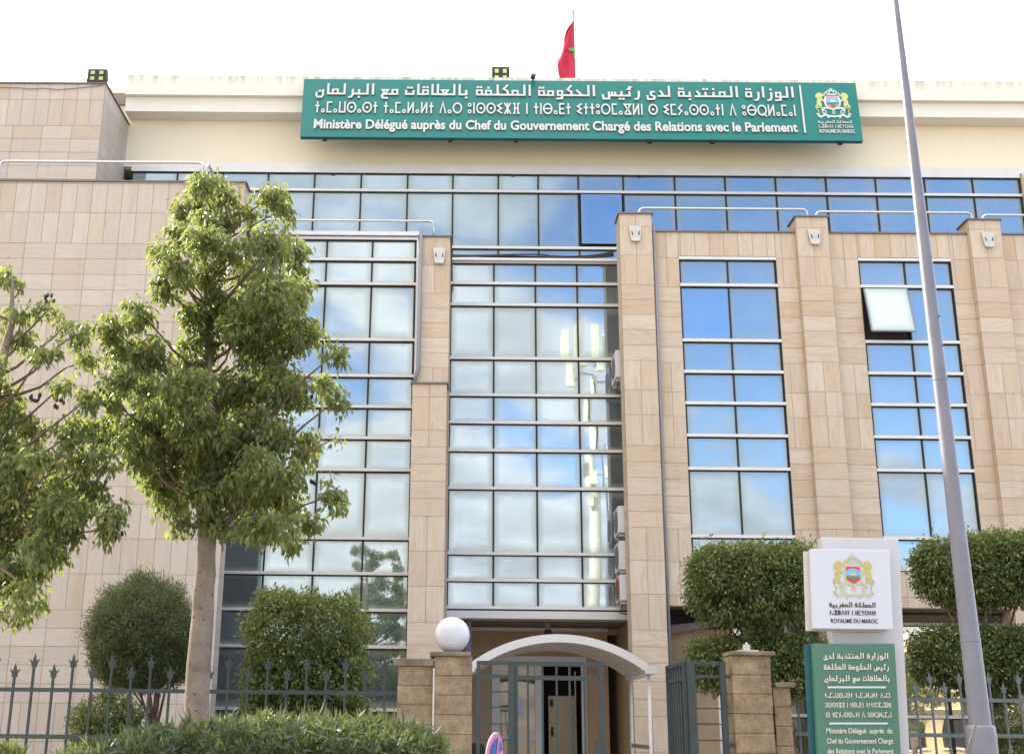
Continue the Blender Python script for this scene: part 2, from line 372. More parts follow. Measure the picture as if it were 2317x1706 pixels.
def raw_mesh(name, V, F, mat, parent, smooth=False):
    """numpy verts + faces (triangles or quads)"""
    V = np.asarray(V, dtype=np.float32); base = np.array(BASE[parent.name], dtype=np.float32)
    me = bpy.data.meshes.new(name); nf, k = F.shape
    me.vertices.add(len(V)); me.vertices.foreach_set('co', (V - base).ravel())
    me.loops.add(nf * k); me.loops.foreach_set('vertex_index', F.ravel().astype(np.int32))
    me.polygons.add(nf); me.polygons.foreach_set('loop_start', np.arange(0, nf * k, k, dtype=np.int32))
    me.update(calc_edges=True); me.validate()
    me.materials.append(M[mat] if isinstance(mat, str) else mat)
    o = bpy.data.objects.new(name, me); C.objects.link(o); o.parent = parent; BASE[o.name] = tuple(base)
    return o

# ================================================================== THE SETTING
g = MB()
def gq(x0, x1, y0, y1, z, m): g.quad((x0, y0, z), (x1, y0, z), (x1, y1, z), (x0, y1, z), m)
MB().quad((-900, -900, 0), (900, -900, 0), (900, 900, 0), (-900, 900, 0)).build('ground', 'paving').__setitem__('kind', 'structure')
MB().box(-200, 200, -9.0, 5.0, -0.05, 0.006).build('road', 'asphalt').__setitem__('kind', 'structure')
gp = MB().box(-40, -1.0, 14.25, 24.0, 0.0, 0.12).build('garden_bed', 'soil'); gp['kind'] = 'structure'
gp = MB().box(3.9, 40, 14.4, 22.9, 0.0, 0.12).build('garden_bed', 'soil'); gp['kind'] = 'structure'

# ================================================================== THE BUILDING
YP, YW = 23.0, 23.12            # pillar fronts, window wall
YC, YL, YT = 24.5, 24.0, 25.4   # centre glazing, left glazing, top floor glazing
YB = 21.8                       # left stone wing front
bld = thing('office_building', (0, 24, 0), 'four storey government office clad in travertine slabs and blue mirror glass', 'building')

def slabs(mb, o, u, rows, W, gap=0.008, wt=0.31, ws=0.62, holes=(), n=None, phase=0.0, lip=0.0):
    """slab cladding on a vertical face. o: lower-left corner (z ignored), u: unit vector to the right, rows: (z0, z1, 'T'|'S'), W width.
    holes: (u0, u1, z0, z1). Front of slabs lies on the face; joint plane 8 mm behind is built separately."""
    o, u = Vector((o[0], o[1], 0)), Vector(u)
    for z0, z1, k in rows:
        w = wt if k == 'T' else ws
        cnt = max(1, int(round(W / w))) if phase == 0 else None
        edges = [W * i / cnt for i in range(cnt + 1)] if cnt else [0] + [x for x in np.arange(phase if k == 'S' else phase % wt, W, w) if 0.05 < x < W - 0.05] + [W]
        for a, b in zip(edges[:-1], edges[1:]):
            rects = [(a, b, z0, z1)]
            for h in holes:
                nr = []
                for (p, q, r, t) in rects:
                    if q <= h[0] or p >= h[1] or t <= h[2] or r >= h[3]: nr.append((p, q, r, t)); continue
                    if p < h[0]: nr.append((p, h[0], r, t))
                    if q > h[1]: nr.append((h[1], q, r, t))
                    pp, qq = max(p, h[0]), min(q, h[1])
                    if r < h[2]: nr.append((pp, qq, r, h[2]))
                    if t > h[3]: nr.append((pp, qq, h[3], t))
                rects = nr
            for (p, q, r, t) in rects:
                if q - p < 0.02 or t - r < 0.02: continue
                e = gap / 2
                A = o + u * (p + e); B = o + u * (q - e)
                mb.quad((A.x, A.y, r + e), (B.x, B.y, r + e), (B.x, B.y, t - e), (A.x, A.y, t - e), 0 if k == 'S' else 1)
def rows_from(zs, kinds): return [(a, b, k) for a, b, k in zip(zs[:-1], zs[1:], kinds)]
ROWS_P = rows_from([0, .63, 1.26, 1.9, 2.2, 2.53, 2.86, 3.16, 3.47, 4.14, 4.78, 5.42, 5.73, 6.06, 6.4, 6.72, 7.04, 7.67, 8.18, 8.80, 9.13, 9.46, 9.78, 10.11, 10.43, 11.08, 11.72, 12.02], 'TTTSSSSSTTTSSSSSTTTSSSSSTTT')
ROWS_L = rows_from([0.07, .71, 1.36, 2.01, 2.334, 2.658, 2.982, 3.306, 3.63, 4.275, 4.92, 5.565, 5.889, 6.213, 6.537, 6.861, 7.185, 7.83, 8.475, 9.12, 9.444, 9.768, 10.092, 10.416, 10.74, 11.40, 12.03, 12.66, 12.98, 13.30, 13.62, 13.94, 14.26, 14.9, 15.5, 16.1, 16.7], 'TTTSSSSSTTTSSSSSTTTSSSSSTTTSSSSSTTTT')
def clip_rows(rows, z0, z1): return [(max(a, z0), min(b, z1), k) for a, b, k in rows if b > z0 + 0.02 and a < z1 - 0.02]

def clad_box(name, x0, x1, y0, y1, z0, z1, rows, mats=('stone_h', 'stone_v'), holes=(), left=True, right=True, cap=True, wt=0.31, ws=0.62, phase=0.0, label=None):
    mb = MB(); e = 0.008
    rr = clip_rows(rows, z0, z1)
    slabs(mb, (x0, y0), (1, 0, 0), rr, x1 - x0, holes=holes, wt=wt, ws=ws, phase=phase)
    if left: slabs(mb, (x0, y1), (0, -1, 0), rr, y1 - y0, wt=wt, ws=ws)
    if right: slabs(mb, (x1, y0), (0, 1, 0), rr, y1 - y0, wt=wt, ws=ws)
    # joint backing (and the plain faces nobody clads)
    if holes:
        us = sorted({0.0, x1 - x0} | {h[0] for h in holes} | {h[1] for h in holes})
        for a, b in zip(us[:-1], us[1:]):
            hz = sorted([(h[2], h[3]) for h in holes if h[0] <= a + 1e-6 and h[1] >= b - 1e-6])
            zz = z0
            for (p, q) in hz + [(z1, z1)]:
                if p > zz + 0.01: mb.box(x0 + a + (e if a == 0 else 0), x0 + b - (e if b >= x1 - x0 - 1e-6 else 0), y0 + e, y1, zz, p - (0.002 if p == z1 else 0), 2)
                zz = max(zz, q)
    else: mb.box(x0 + e, x1 - e, y0 + e, y1 - 0.001, z0, z1 - 0.002, 2)
    o = mb.build(name, [mats[0], mats[1], 'joint'], bld)
    if label: o['label'] = label
    if cap:
        c = MB().box(x0 - 0.03, x1 + 0.03, y0 - 0.03, y1 + 0.02, z1, z1 + 0.035); c.build('coping', 'coping', o)
    return o

# --- left stone wing and upper block
XLr = PX(530, 800, YB); ZLt = PZ(300, 413, YB)
wing = clad_box('stone_wing', -13.0, XLr, YB, YB + 0.42, 0, ZLt, ROWS_L, ('pale_h', 'pale_v'), wt=0.305, ws=0.61, label='pale travertine front wing beside the trees')
MB().box(-12.9, XLr - 0.1, YB + 0.43, YT, ZLt - 0.35, ZLt - 0.05).build('terrace_slab', 'soffit', bld)
MB().box(-13.0, XLr - 2.4, YB + 0.45, YL + 0.3, 0, ZLt - 0.36).build('gap_closing_wall', 'joint', bld)  # added to close the gap so the mirrored back of the wing stays dark
YU = 23.58
XUr = PX(228, 300, YU); ZUt = PZ(150, 191, YU)
upper = clad_box('upper_stone_block', -12.6, XUr, YU, YT + 0.1, ZLt - 0.3, ZUt, ROWS_L, ('pale_h', 'pale_v'), wt=0.305, ws=0.61, label='set back stone block above the left terrace')
# --- pillars
def pillar(xl, xr, pytop, y0, y1, ytop_px_x, name='stone_pillar', rows=ROWS_P, zt=None, label=None, yref=800, **k):
    x0, x1 = PX(xl, yref, y0), PX(xr, yref, y0)
    z = zt if zt is not None else PZ(ytop_px_x, pytop, y0)
    return clad_box(name, x0, x1, y0, y1, 0, z, rows, wt=0.31, ws=0.7, label=label, **k), x0, x1, z
P1, P1x0, P1x1, P1z = pillar(1411.5, 1488, 485, YP, YP + 0.52, 1430, label='stone pillar right of the entrance glazing', yref=850)
P2, P2x0, P2x1, P2z = pillar(1824, 1899, 492, YP, YP + 0.52, 1840, yref=820, label='stone pillar between the two tall windows')
P3, P3x0, P3x1, P3z = pillar(2228, 2303, 499, YP, YP + 0.52, 2230, yref=820, label='stone pillar at the right edge')
zpl = [PZ(990, y, 22.9) for y in (1700, 1620, 1581, 1500, 1462, 1412, 1332, 1254, 1177, 1137, 1099, 1061, 1023, 986, 912, 832, 798, 764, 730.6, 698, 664.5, 600, 537)]
ROWS_PL = rows_from([0] + zpl, 'TTSTSSTTTSSSSTTTSSSSSTT'[:len(zpl)])
PU, PUx0, PUx1, PUz = pillar(946, 1017, 537, 22.9, YC - 0.05, 990, rows=ROWS_PL, label='stone pillar left of the entrance glazing', yref=700)
PLo, PLx0, PLx1, PLz = pillar(930, 1010, 869, 22.45, 22.88, 970, name='pillar_foot', rows=ROWS_PL, label='thicker lower stage of the left pillar', yref=1000)
# --- window wall right of P1
XR = 14.5
Zw = PZ(1650, 527, YW); Zb = PZ(1900, 1374, YW)
w1 = (PX(1547, 830, YW), PX(1772.5, 830, YW)); w2 = (PX(1963, 830, YW), PX(2178, 830, YW)); wz = (PZ(1850, 1291, YW), PZ(1850, 582, YW))
def wall_piece(xa, xb, hole, lab):
    hs = [(hole[0] - xa, hole[1] - xa, wz[0], wz[1])] if hole else []
    return clad_box('window_wall', xa, xb, YW, YW + 0.35, Zb, Zw, ROWS_P, holes=hs, left=False, right=False, wt=0.31, ws=0.66, label=lab)
wall_piece(P1x1, P2x0, w1, 'stone bay with the left tall window'); wall_piece(P2x1, P3x0, w2, 'stone bay with the right tall window'); wall_piece(P3x1, XR, None, 'stone bay beyond the last pillar')
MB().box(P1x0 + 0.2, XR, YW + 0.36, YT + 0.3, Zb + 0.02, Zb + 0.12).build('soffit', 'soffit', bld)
MB().box(P1x0 + 0.25, P1x0 + 0.45, YP + 0.53, YT, 0, P1z - 0.3).build('gap_closing_wall', 'joint', bld)  # added behind the pillar to close its gap and keep it dark
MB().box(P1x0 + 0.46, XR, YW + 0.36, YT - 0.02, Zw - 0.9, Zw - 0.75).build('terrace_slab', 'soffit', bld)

# --- glazing
def pane(mb, x0, x1, y, z0, z1, tilt=0.0016, lean=0.0):
    a, b = random.gauss(0, tilt), random.gauss(lean, tilt)
    w, h = x1 - x0, z1 - z0
    f = lambda sx, sz: y + a * sx * w / 2 + b * sz * h / 2
    mb.quad((x0, f(-1, -1), z0), (x1, f(1, -1), z0), (x1, f(1, 1), z1), (x0, f(-1, 1), z1), 0, True)
def curtain(name, xs, zs, Y, mat, label=None, skip=(), tz=0.06, proud=0.05, mull=0.018, ends=(0, 0), big=None, mull_proud=0.012, dark=(), lean=0.0):
    """xs: mullion lines, zs: transom lines (top to bottom)"""
    zs = sorted(zs)
    gm = MB(); gd = MB()
    for i, (a, b) in enumerate(zip(xs[:-1], xs[1:])):
        for j, (z0, z1) in enumerate(zip(zs[:-1], zs[1:])):
            if (i, j) in skip: continue
            pane(gd if (i, j) in dark else gm, a + mull * .6, b - mull * .6, Y + 0.012, z0 + tz / 2 - 0.01, z1 - tz / 2, lean=lean)
    o = gm.build(name, mat, bld)
    if label: o['label'] = label
    if dark: gd.build('glass', 'glass_dark', o)['label'] = 'darker blue pane'
    for x in xs: MB().box(x - mull, x + mull, Y - mull_proud, Y + 0.03, zs[0], zs[-1]).build('mullion', 'gasket', o)
    for k, z in enumerate(zs):
        t = MB(); h = (big or {}).get(k, tz)
        t.box(xs[0] - mull - ends[0], xs[-1] + mull + ends[1], Y - proud, Y + 0.02, z - h / 2, z + h / 2, 0)
        t.box(xs[0] - mull, xs[-1] + mull, Y - 0.03, Y + 0.02, z - h / 2 - 0.019, z - h / 2 - 0.001, 1)  # black gasket strip, also drawn for the dark shadow line below the transom
        t.build('transom', ['alu', 'gasket'], o)
    return o
# centre curtain wall
cz = [PZ(1180, y, YC) for y in (595, 643, 691, 812, 895, 957, 1020, 1105.5, 1253, 1313, 1375)]
cx = [PX(x, y, YC) for x, y in ((1021, 610), (1117.6, 610), (1211, 610), (1305, 610))]
cx.append(cx[-1] + (cx[-1] - cx[-2]) * 1.12)
cc = curtain('curtain_wall', cx, cz, YC, 'glass', 'pale mirror glazing above the entrance', ends=(0.09, 0.3), tz=0.06)
MB().box(cx[0] - 0.14, cx[0] - 0.05, YC - 0.05, YC + 0.02, cz[-1], cz[0]).build('jamb', 'alu', cc)
MB().box(cx[0] - 0.16, P1x0 + 0.24, YC - 0.16, YC + 0.4, PZ(1180, 1399, YC - 0.16), cz[-1] - 0.075).build('fascia', 'white_paint', cc)
MB().box(cx[0] - 0.1, P1x0 + 0.24, YC - 0.14, YT, cz[0] + 0.005, cz[0] + 0.06).build('ledge', 'alu', cc)
# left curtain wall
lz = [PZ(820, y, YL) for y in (541, 588.6, 643.4, 769.4, 850.8, 920.5, 991.3, 1063.5, 1218, 1297.7, 1380, 1463, 1605)] + [0.15]
lx = [PX(634, 609, YL) - 1.02 * (PX(738, 609, YL) - PX(634, 609, YL)) * k for k in (2, 1)] + [PX(x, 609, YL) for x in (634, 738, 841.6, 939)]
lc = curtain('curtain_wall', lx, lz, YL, 'glass_left', 'tall mirror glazing between the stone wing and left pillar', ends=(0, 0.06), tz=0.06, lean=0.03)
MB().box(lx[-1] + 0.03, lx[-1] + 0.2, YL - 0.07, YL + 0.02, 0.2, lz[0]).build('jamb', 'alu', lc)
MB().box(lx[0], lx[-1] + 0.1, YL - 0.1, YT, lz[0] + 0.05, lz[0] + 0.14).build('coping', 'alu', lc)
# top floor glazing
tzs = [PZ(1300, y, YT) for y in (390, 436, 563)] + [PZ(1300, 620, YT)]
txl = [(299.6, 395), (402, 395), (504.7, 395), (608, 395), (712.5, 398), (817.8, 398), (922.7, 398), (1025, 398), (1127.5, 398), (1217.5, 398), (1308, 398), (1409.6, 400), (1525.9, 408), (1640, 408), (1754, 408), (1868, 408), (1980, 408), (2090.6, 408), (2199, 408), (2305, 408)]
tx = [PX(a, b, YT) for a, b in txl]
tc_ = curtain('curtain_wall', tx, tzs, YT, 'glass_clear', 'continuous strip glazing of the top floor', tz=0.06, mull=0.018, skip=((10, 1),), big={3: 0.16})
op = MB()   # top-hung pane, ajar
zA, zB = tzs[2] + 0.05, tzs[1] - 0.05
yb = YT - 0.045
op.quad((tx[10] + 0.05, yb, zA + 0.06), (tx[11] - 0.05, yb, zA + 0.06), (tx[11] - 0.05, YT - 0.02, zB), (tx[10] + 0.05, YT - 0.02, zB), 0, True)
o = op.build('open_pane', 'glass_dark', tc_); o['label'] = 'dark blue pane tilted open'
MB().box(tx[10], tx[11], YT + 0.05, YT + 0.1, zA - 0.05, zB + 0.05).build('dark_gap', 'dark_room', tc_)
MB().box(tx[0] - 0.3, tx[-1] + 4, YT - 0.03, YT + 0.02, tzs[0] + 0.035, tzs[0] + 0.17).build('lintel', 'alu', tc_)
M['cream'] = cream_wall('cream_render_wall', (0.74, 0.675, 0.54), 0)
zf = [PZ(1250, y, YT - 0.3) for y in (187, 231, 263)]
M['cornice'] = cream_wall('weathered_cornice_paint', (0.73, 0.70, 0.645), zf[0])
tp = MB().box(tx[-1] + 0.05, 15.5, YT - 0.2, YT + 0.5, Zw - 0.9, tzs[0]); tp.build('corner_pier', M['cream'], bld)
MB().box(-12.6, 15.5, YT + 0.06, YT + 0.6, tzs[0] + 0.02, zf[0] - 0.03).build('attic_wall', M['cream'], bld)
cn = MB()
cn.box(XUr + 0.02, 15.8, YT - 0.50, YT + 0.05, zf[1], zf[0]).box(XUr + 0.02, 15.8, YT - 0.38, YT + 0.052, zf[2], zf[1] - 0.002)
cn.build('cornice', M['cornice'], bld)
MB().box(-12.6, 15.7, YT + 0.0, YT + 14, zf[0] - 0.5, zf[0] - 0.2).build('roof', 'soffit', bld)
MB().box(-12.6, 15.5, YT + 13.6, YT + 14, 0, zf[0] - 0.52).build('rear_wall', M['cream'], bld)
MB().box(-12.59, -12.3, YB + 0.43, YT + 13.59, 0, ZLt - 0.36).box(-12.59, -12.3, YU + 0.1, YT + 13.59, ZLt - 0.36, zf[0] - 0.52).build('unseen_side_wall', M['cream'], bld)  # unseen left end, added to stop sun leaking through the hollow building
MB().box(15.2, 15.5, YT + 0.1, YT + 13.59, 0, zf[0] - 0.52).box(14.2, 14.49, YW + .36, YT + 0.09, 0, Zw - .9).build('unseen_side_wall', M['cream'], bld)  # unseen right end, likewise added to keep stray sun out
# tall windows in the right-hand wall
def window(x0, x1, ys, lab, openp=None, darkp=None):
    Yg = YW + 0.045
    zs = [PZ(1850, y, YW) for y in ys]
    zs[0] = wz[1] - 0.045; zs[-1] = wz[0] + 0.045
    xm = (x0 + x1) / 2
    o = curtain('window', [x0 + 0.017, xm, x1 - 0.017], zs, Yg, 'glass_clear', lab, skip=(openp,) if openp else (), tz=0.06, proud=0.06, mull=0.017, dark=(darkp,) if darkp else ())
    MB().box(x0, x0 + 0.02, YW + 0.005, Yg + 0.01, wz[0], wz[1]).build('frame', 'gasket', o)
    MB().box(x1 - 0.02, x1, YW + 0.005, Yg + 0.01, wz[0], wz[1]).build('frame', 'gasket', o)
    return o, zs, xm, Yg
wy = (583, 647, 772, 843, 914, 987, 1062, 1215, 1291)
win1, z1s, xm1, yg1 = window(w1[0], w1[1], wy, 'tall blue mirror window nearest the entrance', darkp=(0, 6))
win2, z2s, xm2, yg2 = window(w2[0], w2[1], wy, 'tall mirror window with one pane pushed open', openp=(0, 6))
zs_ = sorted(z2s); zt_, zb_ = zs_[7] - 0.05, zs_[6] + 0.05
op = MB(); a, b = w2[0] + 0.07, xm2 - 0.01
yo = yg2 - 0.30; zo = zb_ + 0.10
op.quad((a, yo, zo), (b, yo, zo), (b, yg2 - 0.05, zt_), (a, yg2 - 0.05, zt_), 0, True)
o = op.build('open_pane', 'glass', win2)
fr = MB().bar((a, yo + .012, zo), (b, yo + .012, zo), 0.03, 0.03).bar((a, yo + .012, zo), (a, yg2 - .035, zt_), 0.03, 0.03).bar((b, yo + .012, zo), (b, yg2 - .035, zt_), 0.03, 0.03); fr.build('pane_frame', 'alu_dark', win2)
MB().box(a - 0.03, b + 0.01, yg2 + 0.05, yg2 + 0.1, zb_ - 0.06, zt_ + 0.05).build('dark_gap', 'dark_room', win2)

# --- ground floor glazing under the right-hand wall
gx = [P1x1 + 0.1 + 1.42 * k for k in range(8)]
gz = [Zb - 0.02, PZ(1900, 1425, YC), PZ(2000, 1620, YC), PZ(2000, 1690, YC)]
gz = [Zb - 0.02, PZ(2100, 1412, YC), PZ(2000, 1620, YC), 0.7]
gg = curtain('curtain_wall', gx, gz, YC, 'glass_ground', 'recessed ground floor glazing mirroring the street', tz=0.06, mull=0.03)
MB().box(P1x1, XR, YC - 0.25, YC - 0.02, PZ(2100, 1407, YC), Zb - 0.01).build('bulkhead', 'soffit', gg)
MB().box(P1x1, XR, YC - 0.02, YC + 0.1, 0, 0.66).build('plinth', 'beige', gg)
jb = MB().box(PX(1627, 1600, 21.0), PX(1643, 1600, 21.0), 21.0, 21.06, 0.3, PZ(1640, 1568, 21.0)); 
tag(jb.build('notice_board', 'white_paint', origin=(PX(1635, 1600, 21), 21, 0)), 'tall narrow white board standing behind the right gate panel', 'board')
rw = MB(); slabs(rw, (P1x1, YC - 0.27), (1, 0, 0), [(.6 * k, .6 * k + .6, 'S') for k in range(7) if .6 * k + .6 <= Zb - .02], PX(1655, 1500, YC - .27) - P1x1, ws=.6); rw.box(P1x1, PX(1655, 1500, YC - .27), YC - .26, YC - .2, 0, Zb - .02, 2).build('mirrored_wall', ['beige', 'beige', 'gasket'], bld)  # solid tiled wall standing in for the one mirrored in the glazing
# slanting beam mirrored in the recess beside P1, built as a solid
sb = MB(); a0, a1 = at(1512, 1434, 23.9), at(1640, 1413, 23.9)
sb.prism([a0, a1, a1 + Vector((0, 0, 0.10)), a0 + Vector((0, 0, 0.17))], (0, 0.35, 0)); sb.build('mirrored_beam', 'soffit', bld)

# --- entrance recess
YE = 26.6
xe0, xe1 = PUx1 - 0.1, P1x0 + 0.24
zso = PZ(1180, 1400, YC - 0.1)
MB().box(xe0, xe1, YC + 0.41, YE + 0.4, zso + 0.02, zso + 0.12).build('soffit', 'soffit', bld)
xd = [PX(x, 1600, YE) for x in (1113, 1131, 1211, 1226, 1316, 1328, 1378, 1428)]
zd = PZ(1220, 1497, YE)
ew = MB(); ew.box(xe0, xd[0], YE, YE + 0.3, 0, zso).box(xd[5], xd[6], YE, YE + 0.3, 0, zso).box(xd[0], xd[5], YE, YE + 0.3, zd + 0.12, zso).box(xd[6], xe1, YE, YE + 0.3, PZ(1400, 1436, YE), zso)
ew.build('entrance_wall', 'beige', bld)
MB().box(xd[0] - 0.9, xd[6], YE - 0.10, YE - 0.001, PZ(1200, 1428, YE), PZ(1200, 1420, YE)).build('entrance_rail', 'alu', bld)
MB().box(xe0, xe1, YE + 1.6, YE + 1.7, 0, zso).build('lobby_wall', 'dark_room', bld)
MB().box(xe1 - 0.06, xe1, YC + 0.05, YE + 1.6, 0, zso).build('recess_side_wall', 'beige', bld)
dr = MB(); dr.box(xd[0], xd[1], YE - 0.04, YE + 0.1, 0, zd).box(xd[2], xd[3], YE - 0.03, YE + 0.1, 0, zd).box(xd[4], xd[4] + 0.05, YE - 0.04, YE + 0.1, 0, zd).box(xd[5] - 0.05, xd[5], YE - 0.05, YE + 0.1, 0, zd).box(xd[0], xd[5], YE - 0.05, YE + 0.1, zd, zd + 0.119)
dr.box(xd[1], xd[2], YE - 0.02, YE + 0.08, PZ(1170, 1675, YE), PZ(1170, 1664, YE))
door = dr.build('entrance_door', 'white_paint', bld)
gl_ = MB(); gl_.quad((xd[1], YE + 0.03, 0.05), (xd[2], YE + 0.03, 0.05), (xd[2], YE + 0.03, zd), (xd[1], YE + 0.03, zd), 0, True); M['glass_door'] = glass_mat('door_glass_painted_reflection', (0.72, 0.66, 0.60), 0.02, 0.02, edge=0.2, wav=0.006, body=(0.11, 0.07, 0.04), refl=0.10); gl_.build('door_glass', 'glass_door', door)  # brown glass colour stands in for the leaf's brown reflections
bp = MB().box(PX(1241, 1600, YE + 0.9), PX(1303, 1600, YE + 0.9), YE + 0.9, YE + 1.0, 0, PZ(1260, 1574, YE + 0.9)); lift = bp.build('lift_door', 'bronze', bld)
MB().box(PX(1244, 1600, YE + 0.88), PX(1252, 1600, YE + 0.88), YE + 0.88, YE + 0.895, PZ(1250, 1598, YE + 0.88), PZ(1250, 1581, YE + 0.88)).build('call_panel', 'black', lift)
MB().box(PX(1246, 1600, YE + 0.88), PX(1252, 1600, YE + 0.88), YE + 0.87, YE + 0.895, PZ(1250, 1665, YE + 0.88), PZ(1250, 1644, YE + 0.88)).build('handle', 'black', lift)
MB().tube([(PX(1301, 1550, YE), YE - 0.06, 0.6), (PX(1301, 1550, YE), YE - 0.06, zd - 0.2)], 0.018).build('door_handle', 'steel', door)
nt = MB().box(PX(1165, 1600, YE), PX(1184, 1600, YE), YE - 0.012, YE - 0.006, PZ(1175, 1616, YE), PZ(1175, 1581, YE))
tag(nt.build('paper_notice', 'paper', origin=(PX(1175, 1600, YE), YE, 1.9)), 'lilac sheet of paper stuck on the glass entrance door', 'notice')
bpp = MB().box(PX(1056, 1460, YC + 0.3), PX(1066, 1460, YC + 0.3), YC + 0.3, YC + 0.5, 0, zso); bpp.build('blue_post', simple('blue_grey_paint', (0.10, 0.15, 0.26), 0.5), bld)
# --- downpipes
def pipe(pts, r, lab):
    o = MB().tube(pts, r, 10).build('downpipe', 'alu_dark', bld, True); o['label'] = lab
x_ = PUx0 + 0.03
pipe([(x_, 22.83, PUz + 0.12), (x_, 22.83, PLz + 0.42), (x_ - 0.10, 22.80, PLz + 0.04)], 0.038, 'grey downpipe on the left pillar')
x_ = P1x1 + 0.045
pipe([(x_, YP + 0.05, Zw + 0.15), (x_, YP + 0.05, 0.1)], 0.026, 'thin grey downpipe beside the right pillar')
# --- stainless terrace rails
def rail(pts, lab, r=0.026):
    P = [Vector(p) for p in pts]; q = [P[0]]
    for i in range(1, len(P) - 1):
        a, b = (P[i - 1] - P[i]), (P[i + 1] - P[i]); d = min(0.12, a.length / 2, b.length / 2); a.normalize(); b.normalize()
        for t in (0, .25, .5, .75, 1): q.append((P[i] + a * d) * (1 - t) ** 2 + P[i] * 2 * t * (1 - t) + (P[i] + b * d) * t * t)
    q.append(P[-1]); o = MB().tube(q, r, 10).build('terrace_rail', 'steel', bld, True); o['label'] = lab
yr = YB + 0.2
zr = PZ(230, 367, yr)
rail([(PX(1, 368, yr), yr, ZLt), (PX(1, 368, yr), yr, zr), (PX(461, 363, yr), yr, zr), (PX(461, 363, yr), yr, ZLt)], 'steel rail on the left wing terrace')
rail([(PX(470, 368, yr), yr, ZLt), (PX(470, 368, yr), yr, zr), (PX(470, 368, yr) + 0.02, YT - 1.2, zr)], 'short return of the left terrace rail')
yr = YL - 0.5
zr = PZ(850, 500, YL - .05)
rail([(PX(575, 500, YL), YL - .05, lz[0]), (PX(575, 500, YL), YL - .05, zr), (PX(982, 500, YL), YL - .05, zr), (PX(982, 500, YL), YL - .05, lz[0])], 'steel rail above the left glazing')
yr = YP + 0.25
for (a, b, c) in ((1445, 1826, 473), (1845, 2198, 481), (2221, 2420, 488)):
    zr = PZ((a + b) / 2, c, yr); rail([(PX(a, c, yr), yr, Zw), (PX(a, c, yr), yr, zr), (PX(b, c, yr), yr, zr), (PX(b, c, yr), yr, Zw)], 'steel rail above the stone bays')
# cables lying on the ledge
for k in range(4):
    pts = []
    for i in range(25):
        t = i / 24; x = cx[0] - 0.1 + t * (P1x0 - cx[0] + 0.15)
        z = cz[0] + 0.085 + 0.025 * k * (1 if t < .6 else .6) + 0.03 * math.sin(5 * t + k * 1.7) * math.sin(math.pi * t) + max(0, t - 0.7) ** 2 * 1.2 * (0.4 + 0.3 * k)
        pts.append((x, YC - 0.12 + 0.03 * k, z))
    tag(MB().tube(pts, 0.016, 6).build('cable', 'black', None, True, origin=pts[0]), 'black cable of the sagging bundle on the ledge above the entrance glazing', 'cable', 'cables along the ledge')

